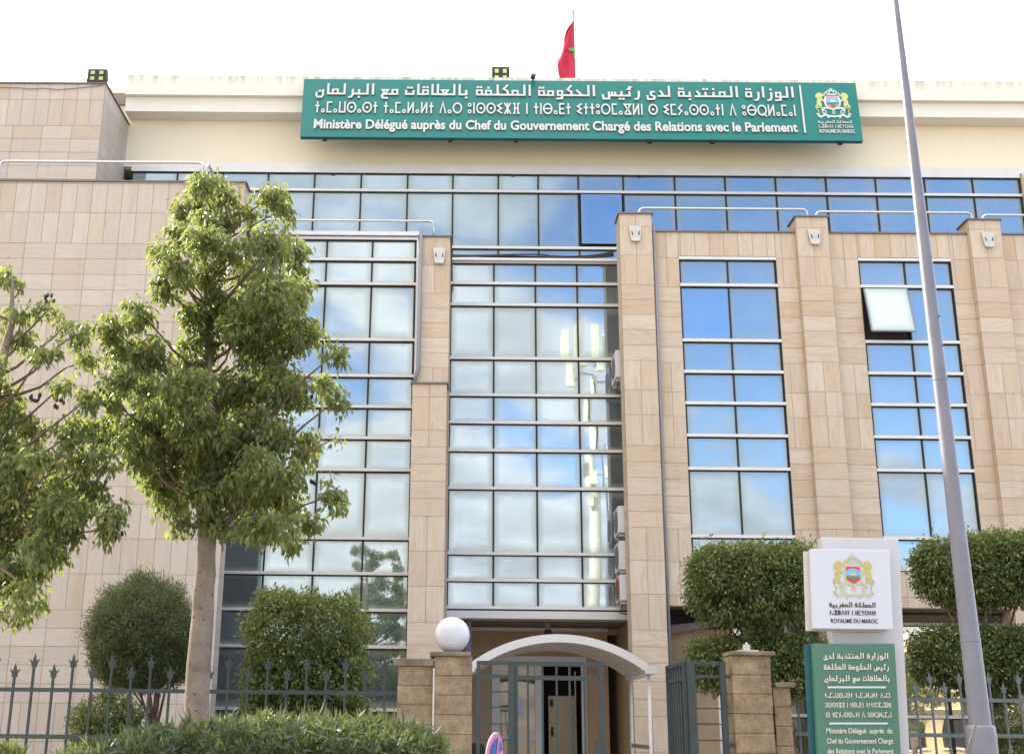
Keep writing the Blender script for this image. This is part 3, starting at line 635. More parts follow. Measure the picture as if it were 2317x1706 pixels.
# ================================================================== LETTERING
def font_mesh(body):
    cu = bpy.data.curves.new('t', 'FONT'); cu.body = body; cu.size = 1; cu.extrude = 0; cu.offset = FONT_OFF; cu.resolution_u = 3
    o = bpy.data.objects.new('t', cu); C.objects.link(o)
    dg = bpy.context.evaluated_depsgraph_get(); dg.update()
    me = bpy.data.meshes.new_from_object(o.evaluated_get(dg))
    V = [tuple(v.co) for v in me.vertices]; F = [tuple(p.vertices) for p in me.polygons]
    bpy.data.objects.remove(o); bpy.data.curves.remove(cu); bpy.data.meshes.remove(me)
    return V, F
FONT_OFF = 0.03
class Flat:
    """collects shapes in a (s, t, d) local frame; d = depth towards the viewer"""
    def __init__(s): s.v = []; s.f = []; s.m = []; s.k = 0
    def poly(s, pts, d0, d1, m=0):
        i = len(s.v); n = len(pts)
        s.v += [(x, y, d1) for x, y in pts] + [(x, y, d0) for x, y in pts]
        s.f.append(tuple(range(i, i + n))); s.m.append(m)
        for j in range(n): s.f.append((i + j, i + n + j, i + n + (j + 1) % n, i + (j + 1) % n)); s.m.append(m + 1 if m == 0 and s.side else m)
    side = True
    def stroke(s, pts, w, depth, m=0, closed=False):
        s.k += 1; d1 = depth + (s.k % 7) * 0.0006
        P = [Vector((a, b)) for a, b in pts]; n = len(P); L = []; Rr = []
        for i in range(n):
            a = P[i - 1] if (i > 0 or closed) else None; b = P[(i + 1) % n] if (i < n - 1 or closed) else None
            da = (P[i] - a).normalized() if a is not None else None; db = (b - P[i]).normalized() if b is not None else None
            if da is None: da = db
            if db is None: db = da
            na, nb = Vector((-da.y, da.x)), Vector((-db.y, db.x)); mt = (na + nb)
            mt = mt.normalized() if mt.length > 1e-6 else na
            k = (w / 2) / max(0.45, mt.dot(na)); q = P[i]
            if not closed and i == 0: q = q - db * 0.0
            L.append(q + mt * k); Rr.append(q - mt * k)
        i0 = len(s.v)
        for a, b in zip(L, Rr): s.v += [(a.x, a.y, d1), (b.x, b.y, d1), (a.x, a.y, 0), (b.x, b.y, 0)]
        for i in range(n if closed else n - 1):
            a, b = i0 + 4 * i, i0 + 4 * ((i + 1) % n)
            s.f += [(a + 1, b + 1, b, a), (a, b, b + 2, a + 2), (b + 1, a + 1, a + 3, b + 3)]; s.m += [m, m + 1, m + 1]
        if not closed:
            for a in (i0, i0 + 4 * (n - 1)): s.f.append((a, a + 1, a + 3, a + 2)); s.m.append(m + 1)
    def fit(s, s0, s1, t0, hscale, src=None):
        xs = [p[0] for p in s.v]; a, b = min(xs), max(xs)
        iv = sorted((min(xs[i] for i in f), max(xs[i] for i in f)) for f in s.f); wd = [list(iv[0])]
        for p, q in iv[1:]:
            if p > wd[-1][1] + .24: wd.append([p, q])
            else: wd[-1][1] = max(wd[-1][1], q)
        s.wd = [next(k for k, w in enumerate(wd) if w[0] - 1e-6 <= xs[f[0]] <= w[1] + 1e-6) for f in s.f]
        s.v = [(s0 + (x - a) / (b - a) * (s1 - s0), t0 + y * hscale, d) for x, y, d in s.v]; return s
    wd = None
    def build(s, name, mats, frame, parent):
        if s.wd:
            V = [tuple(frame(*p)) for p in s.v]
            for k in range(max(s.wd) + 1):
                mb = MB(); mp_ = {}
                for f, m, w in zip(s.f, s.m, s.wd):
                    if w != k: continue
                    for i in f:
                        if i not in mp_: mp_[i] = len(mb.v); mb.v.append(V[i])
                    mb.f.append(tuple(mp_[i] for i in f)); mb.mi.append(m)
                mb.build(name, mats, parent)
            return
        mb = MB(); mb.v = [tuple(frame(*p)) for p in s.v]; mb.f = s.f; mb.mi = s.m
        return mb.build(name, mats, parent)
def text_flat(body, depth):
    V, F = font_mesh(body); fl = Flat()
    n = len(V); fl.v = [(x, y, depth) for x, y, z in V] + [(x, y, 0) for x, y, z in V]
    fl.f = list(F); fl.m = [0] * len(F)
    ec = {}
    for f in F:
        for a, b in zip(f, f[1:] + f[:1]): ec[(min(a, b), max(a, b))] = ec.get((min(a, b), max(a, b)), 0) + 1
    for (a, b), c in ec.items():
        if c == 1: fl.f.append((a, b, b + n, a + n)); fl.m.append(1)
    return fl
def circ(cx, cy, r, n=14, ry=None): return [(cx + r * math.cos(2 * math.pi * i / n), cy + (ry or r) * math.sin(2 * math.pi * i / n)) for i in range(n)]
# Tifinagh, drawn as strokes
TF = {
 't': (.42, [[(.21, 0), (.21, 1)], [(0, .62), (.42, .62)]]), 'm': (.5, [[(.5, .93), (.07, .93), (.07, .07), (.5, .07)]]),
 'w': (.62, [[(.07, 1), (.07, .07), (.55, .07), (.55, 1)]]), 'l': (.6, [[(.07, 0), (.07, 1)], [(.53, 0), (.53, 1)], [(.12, .15), (.48, .85)]]),
 'd': (.6, [[(.04, 0), (.3, .97), (.56, 0)]]), 'n': (.16, [[(.08, 0), (.08, 1)]]),
 'i': (.5, [[(.48, .96), (.08, .72), (.42, .5), (.08, .28), (.48, .04)]]), 'x': (.66, [[(.04, 0), (.62, 1)], [(.04, 1), (.62, 0)], [(.33, 0), (.33, 1)]]),
 'f': (.66, [[(.02, .93), (.18, .93), (.18, .07), (.02, .07)], [(.64, .93), (.48, .93), (.48, .07), (.64, .07)], [(.2, .5), (.46, .5)]]),
 'D': (.5, [[(.5, .93), (.07, .93), (.07, .07), (.5, .07)], [(.1, .5), (.46, .5)]]), 'g': (.66, [[(.04, .07), (.62, .93), (.04, .93), (.62, .07), (.04, .07)]]),
 'y': (.46, [[(.44, .98), (.08, .62), (.38, .38), (.04, .02)]]), 'k': (.6, [[(.3, 0), (.3, .5), (.04, 1)], [(.3, .5), (.56, 1)]]),
 'L': (.6, [[(.07, 0), (.07, 1)], [(.3, 0), (.3, 1)], [(.53, 0), (.53, 1)], [(.1, .5), (.5, .5)]])}
def tifinagh(txt, depth, w=.14):
    fl = Flat(); x = 0
    for ch in txt:
        if ch == ' ': x += .42; continue
        if ch == 'a': fl.stroke([(x + .17 + p, q) for p, q in circ(0, .17, .13, 10)], .11, depth, 0, True); x += .34
        elif ch in 'srbQ':
            fl.stroke([(x + .4 + p, q) for p, q in circ(0, .5, .38, 16, .43)], w, depth, 0, True)
            if ch == 's': fl.poly([(x + .4 + p, q) for p, q in circ(0, .5, .12, 8)], 0, depth)
            if ch == 'b': fl.stroke([(x + .1, .5), (x + .7, .5)], w * .9, depth)
            if ch == 'Q': fl.stroke([(x + .48, .25), (x + .82, -.05)], w * .9, depth)
            x += .8
        elif ch == 'u':
            for yy in (.2, .78): fl.stroke([(x + .17 + p, q) for p, q in circ(0, yy, .13, 10)], .11, depth, 0, True)
            x += .34
        else:
            wd, st = TF[ch]
            for p in st: fl.stroke([(x + a, b) for a, b in p], w, depth)
            x += wd
        x += .16
    return fl
# Kufi style Arabic, drawn as strokes along a base line
def arabic(txt, depth, T=.16, kash={}):
    fl = Flat(); cur = 0.0; NOJ = 'اوزردةىآ '
    B = T / 2
    i = 0; words = txt.split(' ')
    for wd in words:
        j = 0; prevjoin = False
        while j < len(wd):
            ch = wd[j]; la = ch == 'ل' and j + 1 < len(wd) and wd[j + 1] == 'ا' and j > 0 and prevjoin and wd[max(0, j - 1)] != 'ا' and wd[j - 1] == 'ع'
            last = (j + (2 if la else 1)) >= len(wd)
            jl = (not last) and ch not in NOJ and not la; jr = prevjoin
            st = []; dots = []; loops = []; w = .36
            if la: w = .56; st = [[(.48, 1), (.48, B), (.1, B), (.1, 1)]]; basex = .48
            elif ch == 'ا': w = .22; st = [[(.12, 0), (.12, 1)]]; basex = .12
            elif ch == 'ل': w = .36; st = [[(.24, 0), (.24, 1)]]; basex = .24
            elif ch == 'و': w = .5; loops = [[(.12, B), (.42, B), (.42, .45), (.12, .45)]]; st = [[(.42, B), (.40, -.2), (.0, -.24)]]; basex = .42
            elif ch in 'رز': w = .4; st = [[(.32, .5), (.32, .02), (.22, -.2), (0, -.24)]]; basex = .32; dots = [(.3, .72)] if ch == 'ز' else []
            elif ch == 'ة': w = .48; loops = [[(.08, B), (.42, B), (.42, .46), (.08, .46)]]; dots = [(.14, .74), (.36, .74)]; basex = .42
            elif ch == 'م': w = .5; loops = [[(.08, B), (.42, B), (.42, .44), (.08, .44)]]; basex = .42
            elif ch in 'نتبيئ' and (jl or ch in 'بيئ'):
                w = .4; st = [[(.2, 0), (.2, .48)]]; basex = .2
                dots = {'ن': [(.2, .72)], 'ت': [(.08, .72), (.32, .72)], 'ب': [(.2, -.2)], 'ي': [(.08, -.2), (.32, -.2)], 'ئ': []}[ch]
                if ch == 'ئ': st.append([(.32, .66), (.1, .66), (.3, .84), (.12, .88)])
            elif ch == 'ن': w = .6; st = [[(.5, .46), (.5, -.08), (.4, -.22), (.12, -.22), (.04, -.08), (.04, .22)]]; dots = [(.27, .3)]; basex = .5
            elif ch == 'ت': w = .66; st = [[(.58, .44), (.58, B), (.06, B), (.06, .44)]]; dots = [(.2, .66), (.44, .66)]; basex = .58
            elif ch == 'د': w = .42; st = [[(.0, B), (.34, B), (.34, .28), (.16, .56)]]; basex = .34
            elif ch == 'ى': w = .62; st = [[(.58, .44), (.3, .44), (.3, .16), (.54, .02), (.5, -.2), (.08, -.22), (.02, .12)]]; basex = .54
            elif ch == 'س' and jl: w = .74; st = [[(.14, 0), (.14, .42)], [(.38, 0), (.38, .42)], [(.62, 0), (.62, .42)]]; basex = .62
            elif ch == 'س': w = 1.0; st = [[(.92, 0), (.92, .42)], [(.7, 0), (.7, .42)], [(.48, .42), (.48, -.2), (.08, -.2), (.04, .18)], [(.48, B), (.96, B)]]; basex = .92
            elif ch == 'ح': w = .52; st = [[(.06, .56), (.46, B)]]; basex = .46
            elif ch == 'ك': w = .54; st = [[(.42, B), (.42, .4), (.14, .58), (.44, .98)]]; basex = .42
            elif ch in 'فق': w = .5; loops = [[(.08, B), (.42, B), (.42, .44), (.08, .44)]]; basex = .42; dots = [(.25, .7)] if ch == 'ف' else [(.13, .7), (.37, .7)]
            elif ch in 'عغ' and jl: w = .52; loops = [[(.26, B), (.48, .44), (.04, .44)]]; basex = .26; dots = [(.26, .7)] if ch == 'غ' else []
            elif ch == 'ع': w = .56; st = [[(.5, B), (.14, B), (.06, -.1), (.12, -.26), (.5, -.28)]]; loops = [[(.28, B), (.5, .44), (.08, .44)]]; basex = .3
            if jl: st.append([(0, B), (max(basex, .3), B)])
            if jr: st.append([(basex, B), (w, B)])
            ext = kash.get((wd, j), 0.16 if jl else 0.0)
            x0 = cur - w
            for p in st: fl.stroke([(x0 + a, b) for a, b in p], T, depth)
            for p in loops: fl.stroke([(x0 + a, b) for a, b in p], T * .92, depth, 0, True)
            for a, b in dots: fl.poly([(x0 + a + p, b + q) for p, q in ((-.09, -.09), (.09, -.09), (.09, .09), (-.09, .09))], 0, depth)
            if jl: fl.stroke([(x0 - ext - .02, B), (x0 + .03, B)], T, depth)
            cur = x0 - ext - (0.0 if jl else .14)
            prevjoin = jl; j += 2 if la else 1
        cur -= .34
    return fl

def emblem(frame, parent, pal, depth):
    """royal arms: two lions, shield, crown and scroll. frame(s, t, d) with s in -0.5..0.5, t in 0..1.1"""
    gold, scroll, red, blue, green, metal = pal
    def prt(name, shapes, mats, d, par):
        fl = Flat(); fl.side = False
        for kind, pts, lay, m, *w in shapes:
            if kind == 'p': fl.poly(pts, 0, d + lay * depth * .35, m)
            else:
                for (a, b) in zip(pts[:-1], pts[1:]):
                    pass
                n0 = len(fl.f); fl.stroke(pts, w[0], d + lay * depth * .35, m, len(w) > 1); fl.m[n0:] = [m] * (len(fl.f) - n0)
        return fl.build(name, mats, frame, par)
    root = prt('emblem', [('s', [(-.46, .08), (-.38, .02), (-.26, .10), (-.13, .055), (0, .04), (.13, .055), (.26, .10), (.38, .02), (.46, .08)], 0, 0, .058),
                          ('s', [(-.50, .12), (-.44, .13), (-.40, .07)], 1, 0, .035), ('s', [(.50, .12), (.44, .13), (.40, .07)], 1, 0, .035),
                          ('s', [(-.20, .03), (-.16, .00), (-.15, .06)], 1, 0, .04), ('s', [(.20, .03), (.16, .00), (.15, .06)], 1, 0, .04),
                          ('s', [(-.34, .26), (-.24, .34), (-.10, .33), (0, .29), (.10, .33), (.24, .34), (.34, .26)], 0, 0, .055),
                          ('s', circ(-.26, .20, .055, 10), 0, 0, .028, True), ('s', circ(.26, .20, .055, 10), 0, 0, .028, True), ('s', circ(0, .19, .035, 10, .06), 0, 0, .02, True)], [scroll], depth, parent)
    sh = prt('shield', [('p', [(-.21, .40), (-.25, .58), (-.20, .76), (.20, .76), (.25, .58), (.21, .40), (0, .27)], 0, 1), ('p', [(-.17, .42), (-.17, .74), (.17, .74), (.17, .42), (0, .31)], 1, 0),
                        ('p', [(-.172, .50), (-.172, .62), (-.10, .68), (0, .70), (.10, .68), (.172, .62), (.172, .50)], 2, 2), ('p', [(-.172, .47), (-.172, .52), (.172, .52), (.172, .47)], 3, 3),
                        ('p', [(math.cos(math.pi * k / 10) * (.10 if k % 2 else .075), .52 + math.sin(math.pi * k / 10) * (.10 if k % 2 else .075)) for k in range(11)], 4, 1),
                        ('s', [(math.sin(2 * math.pi * k * 2 / 5) * .055, .405 + math.cos(2 * math.pi * k * 2 / 5) * .055) for k in range(5)], 3, 3, .014, True)], [red, scroll, blue, green], depth * 1.2, root)
    prt('crown', [('p', [(-.13, .80), (-.13, .845), (.13, .845), (.13, .80)], 0, 0), ('s', [(-.125, .84), (-.15, .91), (-.09, .96), (0, .95), (.09, .96), (.15, .91), (.125, .84)], 0, 0, .03), ('s', [(-.06, .85), (-.07, .91), (0, .95), (.07, .91), (.06, .85)], 1, 0, .022),
                  ('p', [(-.015, .95), (-.05, 1.02), (-.012, 1.015), (0, 1.06), (.012, 1.015), (.05, 1.02), (.015, .95)], 1, 0)], [metal], depth, root)
    L = [(.06, .86), (.12, .885), (.19, .86), (.215, .80), (.245, .82), (.25, .88), (.30, .90), (.30, .84), (.26, .77), (.20, .74), (.18, .68), (.22, .63), (.26, .60), (.27, .55), (.20, .57), (.15, .60), (.14, .54), (.17, .47), (.14, .42), (.15, .37), (.20, .34), (.10, .335), (.09, .40), (.05, .44), (.05, .38), (.09, .33), (.01, .33), (.00, .43), (.03, .50), (.02, .58), (.05, .66), (.00, .72), (.01, .80)]
    for sg in (-1, 1):
        o = prt('lion', [('p', [((x - .47) * -sg if sg > 0 else x - .47, y) for x, y in L][::(1 if sg < 0 else -1)], 0, 0), ('s', [(sg * .45, .45), (sg * .50, .38), (sg * .47, .30), (sg * .42, .22), (sg * .44, .14)], 0, 0, .02)], [gold], depth * 1.1, root)
    return root

# ================================================================== ROOF SIGN
ybt, ytp = YT - 0.95, YT - 0.80
sBL = at(679, 311, ybt); sBR = at(1953, 318, ybt)
zsb = (sBL.z + sBR.z) / 2; zst = (PZ(689, 179, ytp) + PZ(1935, 189, ytp)) / 2
sW = sBR.x - sBL.x; sO = Vector((sBL.x, ybt, zsb)); sV = Vector((0, ytp - ybt, zst - zsb)); sH = sV.length; sV.normalize(); sN = Vector((0, -sV.z, sV.y))
sign = thing('roof_sign', (sBL.x + sW / 2, ybt + 0.2, zsb), 'long teal green sign board with raised grey lettering on the roof edge', 'sign')
def sfr(s, t, d): return sO + Vector((1, 0, 0)) * (s * sW) + sV * (t * sH) + sN * d
pb = MB(); pb.prism([sfr(0, 0, 0), sfr(1, 0, 0), sfr(1, 1, 0), sfr(0, 1, 0)], -sN * 0.12, 0, 1); pb.build('panel', ['sign_teal', 'sign_edge'], sign)
LG = ['letter_grey', 'letter_edge_shade']
AR1 = 'الوزارة المنتدبة لدى رئيس الحكومة المكلفة بالعلاقات مع البرلمان'
arabic(AR1, .035).fit(.0224, .885, .715, .195).build('word', LG, sfr, sign)
tifinagh('tamawsasat tamalalt dar unssixf n tnbaDt itturmagln s imyassatn d ubQlaman'.replace('sasat', 'sast'), .035).fit(.0238, .885, .398, .193).build('word', LG, sfr, sign)
fl = text_flat('Ministère Délégué auprès du Chef du Gouvernement Chargé des Relations avec le Parlement', .035); fl.fit(.0233, .8855, .133, .158 / .73).build('word', LG, sfr, sign)
fl = Flat(); fl.stroke([(.898, .115), (.898, .94)], .0034, .03); fl.build('divider', LG, sfr, sign)
def sub(frame, s0, s1, t0, t1): return lambda s, t, d: frame(s0 + (s + .5) * (s1 - s0), t0 + t / 1.06 * (t1 - t0), d)
emblem(sub(sfr, .922, .985, .385, .905), sign, ['pale_lion', 'silver', 'em_pink', 'em_blue', 'em_green', 'silver'], .02)
KING_A, KING_T, KING_F = 'المملكة المغربية', 'taglLdit n lmkriib'.replace('glLd', 'gLd').replace('riib', 'rib'), 'ROYAUME DU MAROC'
arabic(KING_A, .02).fit(.923, .984, .29, .05).build('word', LG, sfr, sign)
tifinagh(KING_T, .02).fit(.923, .985, .205, .06).build('word', LG, sfr, sign)
text_flat(KING_F, .02).fit(.924, .987, .125, .06 / .73).build('word', LG, sfr, sign)
for px in (735, 1019, 1168, 1470, 1611, 1900):
    x = PX(px, 314, ybt + .1); MB().box(x - .05, x + .05, ybt + .03, ybt + .14, zsb - .045, zsb + .01).box(x - .03, x + .03, ybt + .4, YT - .37, zsb + .25, zsb + .30).build('bracket', 'black', sign)
# flag on its pole behind the sign
fy = YT + 1.2
pt = at(1296.3, 26, fy); pbm = at(1301, 180, fy); fx = (pt.x + pbm.x) / 2
pole = thing('flagpole', (fx, fy, zf[0]), 'slender white flagpole on the roof behind the sign', 'flagpole')
MB().tube([(fx, fy, zf[0] - .4), (fx, fy, pt.z)], [.035, .022], 10).build('pole', 'alu_dark', pole, True)
MB().tube([(fx, fy, pt.z - .05), (fx, fy, pt.z - .01), (fx, fy, pt.z + .02)], [.02, .055, .055], 10).build('finial', 'grey_plate', pole)
outl = [(1295, 50), (1293, 55), (1287, 62), (1280.5, 72.6), (1276, 88), (1272.6, 106.5), (1269, 119), (1265, 131), (1262, 142), (1260.5, 152.5), (1261.7, 172.5), (1266, 188)]
fm = MB(); nu = 18; rowsf = []
for k in range(36):
    t = k / 35; yy = 50 + t * 136
    xl = np.interp(yy, [p[1] for p in outl], [p[0] for p in outl]); xr = np.interp(yy, [26, 180], [1297.0, 1302.0])
    row = []
    for i in range(nu + 1):
        u = i / nu; p = at(xl + (xr - xl) * u, yy, fy)
        fold = math.sin(u * 9 + t * 5) * .11 * (1 - u) * min(1, t * 2) + math.sin(u * 16 - t * 9) * .04 * (1 - u)
        row.append(len(fm.v)); fm.v.append((p.x, fy - .03 + fold * .8 * (1 - u * .5), p.z - .02 * math.sin(u * 7)))
    rowsf.append(row)
for a, b in zip(rowsf[:-1], rowsf[1:]):
    for i in range(nu): fm.f.append((a[i], a[i + 1], b[i + 1], b[i])); fm.mi.append(0)
flag = fm.build('flag', 'red_cloth', None, True, origin=(fx, fy, pbm.z))
so_ = flag.modifiers.new('thick', 'SOLIDIFY'); so_.thickness = 0.006
tag(flag, 'limp red flag with a green star hanging from the rooftop pole', 'flag')
sm = MB()
def fpt(px, py):
    p = at(px, py, fy); return (p.x, fy - .075, p.z)
sm.prism([fpt(1283.5, 116.2), fpt(1292, 113.2), fpt(1300.2, 111.6), fpt(1300.9, 119.8), fpt(1300.3, 136), fpt(1297.4, 136), fpt(1297.8, 121.5), fpt(1292, 119.6)], (0, .012, 0)); sm.build('star', 'star_green', flag)
# floodlights on the roof edge
def floodlight(px0, px1, py0, py1, Y, lab):
    a = at((px0 + px1) / 2, py1, Y); w = (px1 - px0) * SC(170, Y); h = PZ((px0 + px1) / 2, py0, Y) - a.z
    o = thing('floodlight', (a.x, Y, a.z - .06), lab, 'floodlight', 'floodlights on the roof edge')
    b = MB().box(a.x - w / 2, a.x + w / 2, Y, Y + .12, a.z, a.z + h)
    for i in range(9): x = a.x - w / 2 + w * (i + .5) / 9; b.box(x - .006, x + .006, Y + .121, Y + .20, a.z + .02, a.z + h)
    b.build('housing', 'black', o)
    MB().tube([(a.x - w / 2 - .02, Y + .06, a.z + h * .35), (a.x - w / 2 - .02, Y + .06, a.z - .06), (a.x + w / 2 + .02, Y + .06, a.z - .06), (a.x + w / 2 + .02, Y + .06, a.z + h * .35)], .014, 6).build('bracket', 'black', o)
    for i in (0, 1):
        for j in (0, 1):
            cx_, cz_ = a.x + (i - .5) * w * .46, a.z + h * (.28 + .44 * j); MB().box(cx_ - w * .11, cx_ + w * .11, Y - .012, Y - .001, cz_ - h * .125, cz_ + h * .125).build('lens', 'led', o)
floodlight(196.5, 239, 157, 186.5, YU + .05, 'four lens black floodlight at the corner of the upper stone block')
floodlight(1113, 1153, 152, 186, YT + .1, 'four lens black floodlight behind the top of the teal sign')
# cctv cameras
a = at(1207, 178, ytp - .25)
cc1 = thing('security_camera', (a.x, ytp - .1, zst), 'small white security camera on top edge of the teal sign', 'camera')
MB().box(a.x - .03, a.x + .03, ytp - .06, ytp + .05, zst + .002, zst + .06).build('arm', 'white_plastic', cc1)
MB().tube([(a.x + .035, ytp - .10, zst + .22), (a.x + .03, ytp - .11, zst + .20), (a.x, ytp - .16, zst + .03)], [.04, .066, .066], 14).build('housing', 'white_plastic', cc1, True)
MB().tube([(a.x, ytp - .162, zst + .028), (a.x - .012, ytp - .18, zst - .03)], .056, 14).build('lens', 'black', cc1)
a = at(1240, 1427, YC + .5)
cc2 = thing('security_camera', (a.x, a.y, zso), 'dark dome camera under the soffit above the entrance canopy', 'camera')
MB().box(a.x - .05, a.x + .05, a.y - .05, a.y + .05, a.z, zso + .02).build('mount', 'coping', cc2); MB().sphere((a.x, a.y, a.z - .02), .075, 16, 10).build('dome', 'black', cc2, True)
# pillar plaque lamps
def plaque(px, py0, py1, Y, lab):
    zt, zb = PZ(px, py0, Y), PZ(px, py1, Y); x = PX(px, (py0 + py1) / 2, Y); h = zt - zb
    o = thing('wall_lamp', (x, Y, zb), lab, 'wall lamp', 'wall lamps near the pillar tops')
    b = MB(); tw, bw = .132, .098; d = .05
    fr_ = [(-tw, h), (-bw, .03), (-bw + .03, 0), (bw - .03, 0), (bw, .03), (tw, h)]
    b.prism([(x + p, Y - d - .035 * (1 - q / h), zb + q) for p, q in fr_], (0, d - .004, 0)); b.build('shade', 'grey_plate', o, bevel=.008)
    for sg in (-1, 1):
        s2 = MB(); q0, q1 = h * .40, h * .66
        yq = lambda q: Y - d - .035 * (1 - q / h) - .004
        s2.prism([(x + sg * .062 - .014, yq(q0), zb + q0), (x + sg * .062 + .016, yq(q0), zb + q0), (x + sg * .062 + .012 + sg * .018, yq(q1), zb + q1), (x + sg * .062 - .004 + sg * .018, yq(q1), zb + q1)], (0, .003, 0)); s2.build('slot', 'black', o)
plaque(994, 563, 599, 22.9, 'pale trapezoid wall lamp on the pillar left of the entrance glazing')
plaque(1437, 514, 549, YP, 'pale trapezoid wall lamp on the pillar right of the entrance glazing')
plaque(1842, 521, 556, YP, 'pale trapezoid wall lamp on the pillar between the two tall windows')
plaque(2235, 528, 562, YP, 'pale trapezoid wall lamp on the pillar at right edge')
# air conditioners on the pillar's flank
for k, (py0, py1, col, lab) in enumerate(((786, 853, 'ac_grille', 'air conditioner highest on the pillar flank, beside the antenna reflection'), (1138, 1205, 'ac_grille', 'upper air conditioner of the three stacked low on the pillar flank'), (1217, 1288, 'ac_grille', 'middle air conditioner of the three stacked low on the pillar flank'), (1293, 1358, 'rust', 'lowest air conditioner on the pillar flank, with a reddish brown grille'))):
    if col == 'rust': M['rust'] = simple('rusty_grille', (0.22, 0.07, 0.035), 0.7)
    y0, y1 = YP + .56, YP + 1.32
    zt, zb = PZ(1400, py0 + 6, y0), PZ(1400, py1, y0); xr = P1x0 + .24; xl = PX(1393 + (4 if k else 0) + k * 2, (py0 + py1) / 2, y0)
    o = thing('air_conditioner', (xr, y0 + .4, zb), lab, 'air conditioner', 'air conditioners on the pillar flank')
    MB().box(xl, xr, y0, y1, zb, zt).build('casing', 'ac_white', o, bevel=.012)
    gm_ = MB()
    gm_.prism([(xl - .012, (y0 + y1) / 2 + .27 * math.cos(2 * math.pi * i / 24), (zb + zt) / 2 + .23 * math.sin(2 * math.pi * i / 24)) for i in range(24)], (.01, 0, 0)); gm_.build('grille', col, o)
    MB().box(xl + .02, xr, y0 + .08, y0 + .13, zb - .06, zb - .005).build('bracket', 'grey_plate', o); MB().box(xl + .02, xr, y1 - .13, y1 - .08, zb - .06, zb - .005).build('bracket', 'grey_plate', o)
    MB().tube([(xl + .1, y0 + .3, zb), (xl + .05, y0 + .45, zb - .2), (xr - .03, y0 + .5, zb - .25)], .012, 6).build('hose', 'black', o)

# ================================================================== ENTRANCE CANOPY
yc0, yc1 = 18.6, 20.9
cxl, cxr = PX(1071, 1507, yc0), PX(1462, 1507, yc0); zcs = PZ(1265, 1508, yc0); zca = PZ(1265, 1444, yc0)
can = thing('entrance_canopy', ((cxl + cxr) / 2, (yc0 + yc1) / 2, 0), 'white barrel vaulted canopy with grey ribbed underside on slim posts before the entrance', 'canopy')
hw = (cxr - cxl) / 2; ris = zca - zcs; rad = (hw * hw + ris * ris) / (2 * ris); ang = math.asin(hw / rad); xm = (cxl + cxr) / 2
def arc(t, dr=0.0): a = -ang + 2 * ang * t; return xm + (rad + dr) * math.sin(a), zcs + ris - rad + (rad + dr) * math.cos(a)
def archband(mb, y0, y1, r0, r1, m=0, n=36):
    for i in range(n):
        q = []
        for t in (i / n, (i + 1) / n):
            xo, zo_ = arc(t, r1); xi, zi = arc(t, r0); q.append(((xo, zo_), (xi, zi)))
        (o0, i0), (o1, i1) = q
        k = len(mb.v)
        mb.v += [(o0[0], y0, o0[1]), (o1[0], y0, o1[1]), (i1[0], y0, i1[1]), (i0[0], y0, i0[1]), (o0[0], y1, o0[1]), (o1[0], y1, o1[1]), (i1[0], y1, i1[1]), (i0[0], y1, i0[1])]
        for f in ((0, 3, 2, 1), (4, 5, 6, 7), (0, 1, 5, 4), (2, 3, 7, 6)): mb.f.append(tuple(k + c for c in f)); mb.mi.append(m)
sh = MB(); archband(sh, yc0 + .06, yc1, .0, .02); sh.build('roof_sheet', simple('canopy_sheet', (0.25, 0.245, 0.24), 0.5, 0.2, 0.08), can)
fa = MB(); archband(fa, yc0, yc0 + .055, -.055, .065); fa.build('front_arch', 'white_paint', can)
for k in range(1, 6):
    r_ = MB(); y = yc0 + .06 + k * (yc1 - yc0 - .1) / 5; archband(r_, y - .03, y + .02, -.045, -.003); r_.build('rib', 'grey_plate', can)
for x, sg in ((cxl, -1), (cxr, 1)):
    MB().box(min(x - sg * .02, x + sg * .16), max(x - sg * .02, x + sg * .16), yc0 - .02, yc1, zcs - .09, zcs + .03).build('gutter', 'white_paint', can)
    for y in (yc0 + .12, yc1 - .1): MB().tube([(x + sg * .05, y, 0), (x + sg * .05, y, zcs - .08)], .026, 12).build('post', 'white_paint', can, True)
MB().bar((cxr + .05, yc0 + .12, PZ(1450, 1690, yc0)), (cxr + .05, yc1 - .1, PZ(1450, 1690, yc0)), .03, .06).build('rail', 'alu_dark', can)

# ================================================================== GATE PILLARS, GATE
YG = 14.0
def gate_pillar(x0, x1, ytop, cap, lab, depth=.46, y0=YG - .05):
    a, b = PX(x0, 1600, y0), PX(x1, 1600, y0); zt = PZ((x0 + x1) / 2, ytop, y0)
    o = thing('gate_pillar', ((a + b) / 2, y0 + depth / 2, 0), lab, 'pillar', 'stone pillars of the gateway')
    hh = .213; n = int(zt / hh) + 1; body = MB()
    for i in range(n):
        z1 = zt - i * hh; z0 = max(0, z1 - hh + .006); j = lambda: random.uniform(-.004, .004)
        if z1 <= 0.02: break
        body.box(a + j(), b + j(), y0 + j(), y0 + depth, z0, z1)
    body.box(a + .01, b - .01, y0 + .012, y0 + depth - .01, 0, zt - .01)
    body.build('shaft', 'block', o, bevel=.006)
    c0, c1 = PX(cap[0], 1480, y0 - .04), PX(cap[1], 1480, y0 - .04); zc1 = PZ((x0 + x1) / 2, cap[2], y0 - .04)
    MB().box(c0, c1, y0 - .045, y0 + depth + .045, zt + .002, zc1).build('cap', 'block_cap', o, bevel=.012)
    return o, (c0 + c1) / 2, zc1
pA, pxA, pzA = gate_pillar(982, 1068, 1485, (972, 1066, 1474), 'tall sandstone gate pillar carrying the white globe lamp')
gate_pillar(899, 979.5, 1507, (891, 982, 1489), 'shorter sandstone pillar where the left fence ends', y0=YG)
